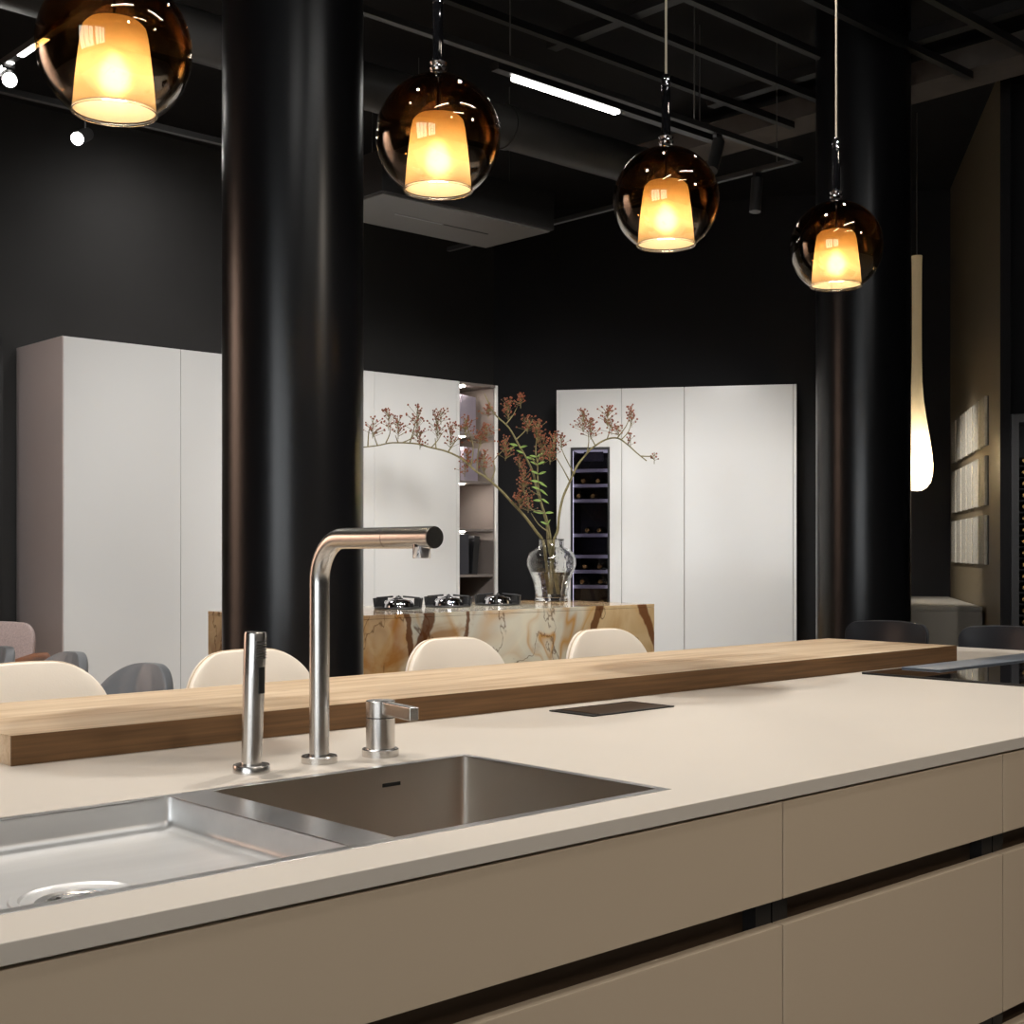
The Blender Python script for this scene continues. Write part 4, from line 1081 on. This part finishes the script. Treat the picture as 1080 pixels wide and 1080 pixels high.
# samples: rows measured on the wall plane
def on_wall(u, v):
    r = ray(u, v); k = (Bc.x * w3.y - Bc.y * w3.x) / (r.x * w3.y - r.y * w3.x); p = r * k
    return (Vector((p.x, p.y)) - Bc).dot(w3), p.z + H
s0, _ = on_wall(1006.3, 500); s1, _ = on_wall(1043.4, 500)
rows = []
for tl, bl in ((446.8, 489.6), (497.8, 541.5), (548.7, 593.0)):
    rows.append((on_wall(1006.3, bl)[1], on_wall(1006.3, tl)[1]))
ords = ('nearest the room corner', 'second from the room corner', 'third from the room corner', 'fourth from the room corner', 'fifth from the room corner', 'farthest from the room corner')
rown = ('top', 'middle', 'bottom')
first = None
for ri, (zb, zt) in enumerate(rows):
    for k in range(6):
        wd = (s1 - s0) / 6; a = s0 + wd * k + .026; L_ = wd - .052
        c0 = Bc + w3 * (a + L_ / 2)
        lab = f'pale glossy sample strip in the {rown[ri]} row, {ords[k]}'
        loc = (c0.x, c0.y, zb)
        if ri == 0 and k == 0:
            first = thing('sample_strip', lab, 'sample', loc, math.atan2(w3.y, w3.x), 'sample strips on the olive wall')
            MB().box(-L_ / 2, -.006, 0, L_ / 2, -.0005, zt - zb).build('backing', 'black_metal', first, local=True)
            MB().box(-L_ / 2, -.024, 0, L_ / 2 - .012, -.0065, zt - zb).build('face', 'sample', first, bevel=.002, local=True)
        else:
            dup(first, loc, None, lab)
# the strips stand on the room side of the wall
# bottle rack on the short return wall
t = thing('bottle_rack', 'tall black framed rack of bottles at the right edge', 'bottle rack', (Ec.x, Ec.y, 0), math.atan2(e3.y, e3.x))
rk = Vector((Ec.x, Ec.y)) 
dE = ray(1066, HZ); kk = 1.0
depE = Ec.x * CS + Ec.y * SN
sR = depE / F
xL = .064
zt_ = H + (HZ - 437) * sR
M['rack_frame'] = plain('dark_grey_rack_frame', (70, 69, 70), 0.5)
for q in ((xL, zt_ - .05, xL + .9, zt_), (xL, .0, xL + .045, zt_ - .05), (xL + .855, 0, xL + .9, zt_ - .05), (xL + .045, 0, xL + .855, .08)):
    MB().box(q[0], .0, q[1], q[2], .292, q[3]).build('frame', 'rack_frame', t, local=True)
MB().box(xL + .045, .27, .08, xL + .855, .292, zt_ - .05).build('back_panel', 'black_plastic', t, local=True)
pitch = 12.2 * sR
zs_ = []
z = H + (HZ - 485) * sR
while z > .2: zs_.append(z); z -= pitch * 1.0
cols = 3
for k in range(len(zs_) + 1):
    zz = zs_[k] - .034 if k < len(zs_) else 0
    if k < len(zs_): MB().box(xL + .0455, .03, zz - .005, xL + .8545, .269, zz).build('shelf_board', 'black_metal', t, local=True)
rb0 = thing('wine_bottle', 'bottle in the topmost row of the rack, next to the frame', 'bottle', (0, 0, 0), math.atan2(e3.y, e3.x), 'bottles in the rack at the right edge')
MB().lathe([(0, -.03), (.026, -.03), (.029, -.04), (.029, -.16), (.024, -.18), (.012, -.21), (.0115, -.235), (0, -.235)], (0, 0, 0), 16, axis='Y').build('body', 'bottle_glass', rb0, smooth=True, local=True)
MB().lathe([(0, -.214), (.0135, -.214), (.0145, -.24), (.012, -.262), (0, -.263)], (0, 0, 0), 12, axis='Y').build('foil_cap', 'gold_foil', rb0, smooth=True, local=True)
R3 = Matrix.Rotation(math.atan2(e3.y, e3.x), 4, 'Z')
row_words = ('topmost', 'second', 'third', 'fourth', 'fifth', 'sixth', 'seventh', 'eighth', 'ninth', 'tenth', 'eleventh', 'twelfth', 'thirteenth', 'fourteenth', 'fifteenth', 'sixteenth', 'seventeenth', 'eighteenth', 'nineteenth', 'twentieth')
started = False
for k, z in enumerate(zs_):
    pz = z
    if HZ - F * (pz - H) / depE > 684 or k >= 20: break
    for j in range(cols):
        x = xL + .082 + j * .066
        p = R3 @ Vector((x, .29, pz - .0045)) + Vector((Ec.x, Ec.y, 0))
        dep_ = p.x * CS + p.y * SN; u_ = 540 + F * (p.x * SN - p.y * CS) / dep_
        if u_ > 1084: continue
        lab = f'bottle in the {row_words[k]} row of the rack' + (', next to the frame' if j == 0 else f', {("", "second", "third")[j]} from the frame')
        if not started: rb0.location = p; rb0['label'] = lab; started = True
        else: dup(rb0, p, None, lab)

# ---------------------------------------------------------------- camera
cam = bpy.data.cameras.new('camera'); co = bpy.data.objects.new('camera', cam); COL.objects.link(co)
co.location = (0, 0, H); co.rotation_euler = (PI / 2, 0, math.atan2(-CS, SN))
cam.sensor_width = 36; cam.lens = 36 * F / 1080; cam.shift_y = (HZ - 540) / 1080
cam.clip_end = 60
sc.camera = co

# ---------------------------------------------------------------- light
def look(o, target):
    o.rotation_euler = (Vector(target) - o.location).to_track_quat('-Z', 'Y').to_euler()
def spot(name, loc, target, energy, ang=60, blend=.6, rad=.04, col=(1, .955, .90)):
    l = bpy.data.lights.new(name, 'SPOT'); l.energy = energy; l.spot_size = math.radians(ang); l.spot_blend = blend; l.shadow_soft_size = rad; l.color = col
    o = bpy.data.objects.new(name, l); COL.objects.link(o); o.location = loc; look(o, target); return o
def area(name, loc, target, energy, sx_, sy_, col=(1, 1, 1)):
    l = bpy.data.lights.new(name, 'AREA'); l.shape = 'RECTANGLE'; l.size = sx_; l.size_y = sy_; l.energy = energy; l.color = col
    o = bpy.data.objects.new(name, l); COL.objects.link(o); o.location = loc; look(o, target); return o
# spots over the island
for k, (x, y, e_) in enumerate(((0.1, 2.75, 150), (1.25, 2.72, 172), (2.95, 2.62, 186), (4.5, 2.6, 132))):
    spot('island_spotlight', (x, y, 4.0), (x + .02, y - .45, .92), e_, 95, .6, .035)
# showroom spots behind the camera
for x, y, e_ in ((0.6, -2.6, 145), (4.2, -2.2, 205)):
    spot('showroom_spotlight', (x, y, 4.0), (x - .6, 1.2, .8), e_, 70, .8, .12, (1, .88, .74))
# track spots aimed at the white cabinets and the stone
for x, y, tx, ty, tz_, e_ in ((2.6, 4.6, 4.2, 7.9, 1.9, 190), (3.6, 4.55, 5.0, 7.9, 1.0, 200), (4.7, 4.5, 6.6, 7.9, .9, 290), (5.4, 4.6, 7.9, 7.5, 1.0, 190), (6.5, 5.0, 8.5, 6.8, 1.0, 200)):
    spot('cabinet_spotlight', (x, y, 3.35), (tx, ty, tz_), e_, 66, .8, .3, (1, .98, .96))
for x, y in ((4.6, 4.1), (5.9, 4.3)):
    spot('stone_spotlight', (x, y, 3.4), (x + .1, 5.9, .65), 170, 46, .7, .04)
spot('dining_spotlight', (1.6, 4.6, 4.0), (2.5, 5.9, .7), 260, 60, .7, .05)  # unseen light added to brighten the grey chairs
_sm = Bc + w3 * ((s0 + s1) / 2)
spot('corner_spotlight', (7.55, 5.55, 3.0), (_sm.x, _sm.y, 1.5), 270, 48, .9, .06)
_rk = Ec + e3 * .45 - n3 * 1.6
spot('rack_spotlight', (_rk.x, _rk.y, 3.2), (Ec.x + e3.x * .45, Ec.y + e3.y * .45, 1.3), 70, 40, .8, .03)  # added light that makes the bottles and rack frame readable
spot('wall_spotlight', (4.3, 7.92, 4.1), (4.4, 8.3, 2.6), 60, 170, 1.0, .4, (1, .98, .96))  # wide unseen light added to lift the wall above the cabinets
spot('side_spotlight', (0.6, 6.6, 4.0), (3.56, 8.25, 1.4), 75, 44, .8, .1, (1, .9, .86))  # pinkish light added to brighten the end cabinet's side
for x, y in ((0.7, 0.5), (2.9, 0.5), (1.9, -1.2)):
    area('ceiling_line', (x, y, 4.1), (x, y, 0), 15, 1.3, .05, (1, .98, .95))
spot('panel_spotlight', (-1.7, 6.4, 4.0), (-1.7, FAR, 2.1), 3300, 80, .8, .1, (1, .88, .78))  # strong unseen light added on the warm panel for the column's reflection

world_ = bpy.data.worlds.new('sky'); sc.world = world_; world_.use_nodes = True
nt = world_.node_tree; bg = nt.nodes['Background']
bg.inputs['Color'].default_value = (0.95, 0.97, 1.0, 1); bg.inputs['Strength'].default_value = 5.0

# ---------------------------------------------------------------- colour management
sc.view_settings.view_transform = 'Standard'; sc.view_settings.look = 'None'
sc.view_settings.exposure = 0.0; sc.view_settings.gamma = 1.0
sc.view_settings.use_curve_mapping = False
sc.cycles.use_denoising = True
sc.cycles.max_bounces = 10; sc.cycles.transparent_max_bounces = 24; sc.cycles.transmission_bounces = 10
sc.cycles.sample_clamp_indirect = 25.0; sc.cycles.caustics_reflective = False
sc.cycles.blur_glossy = 0.5
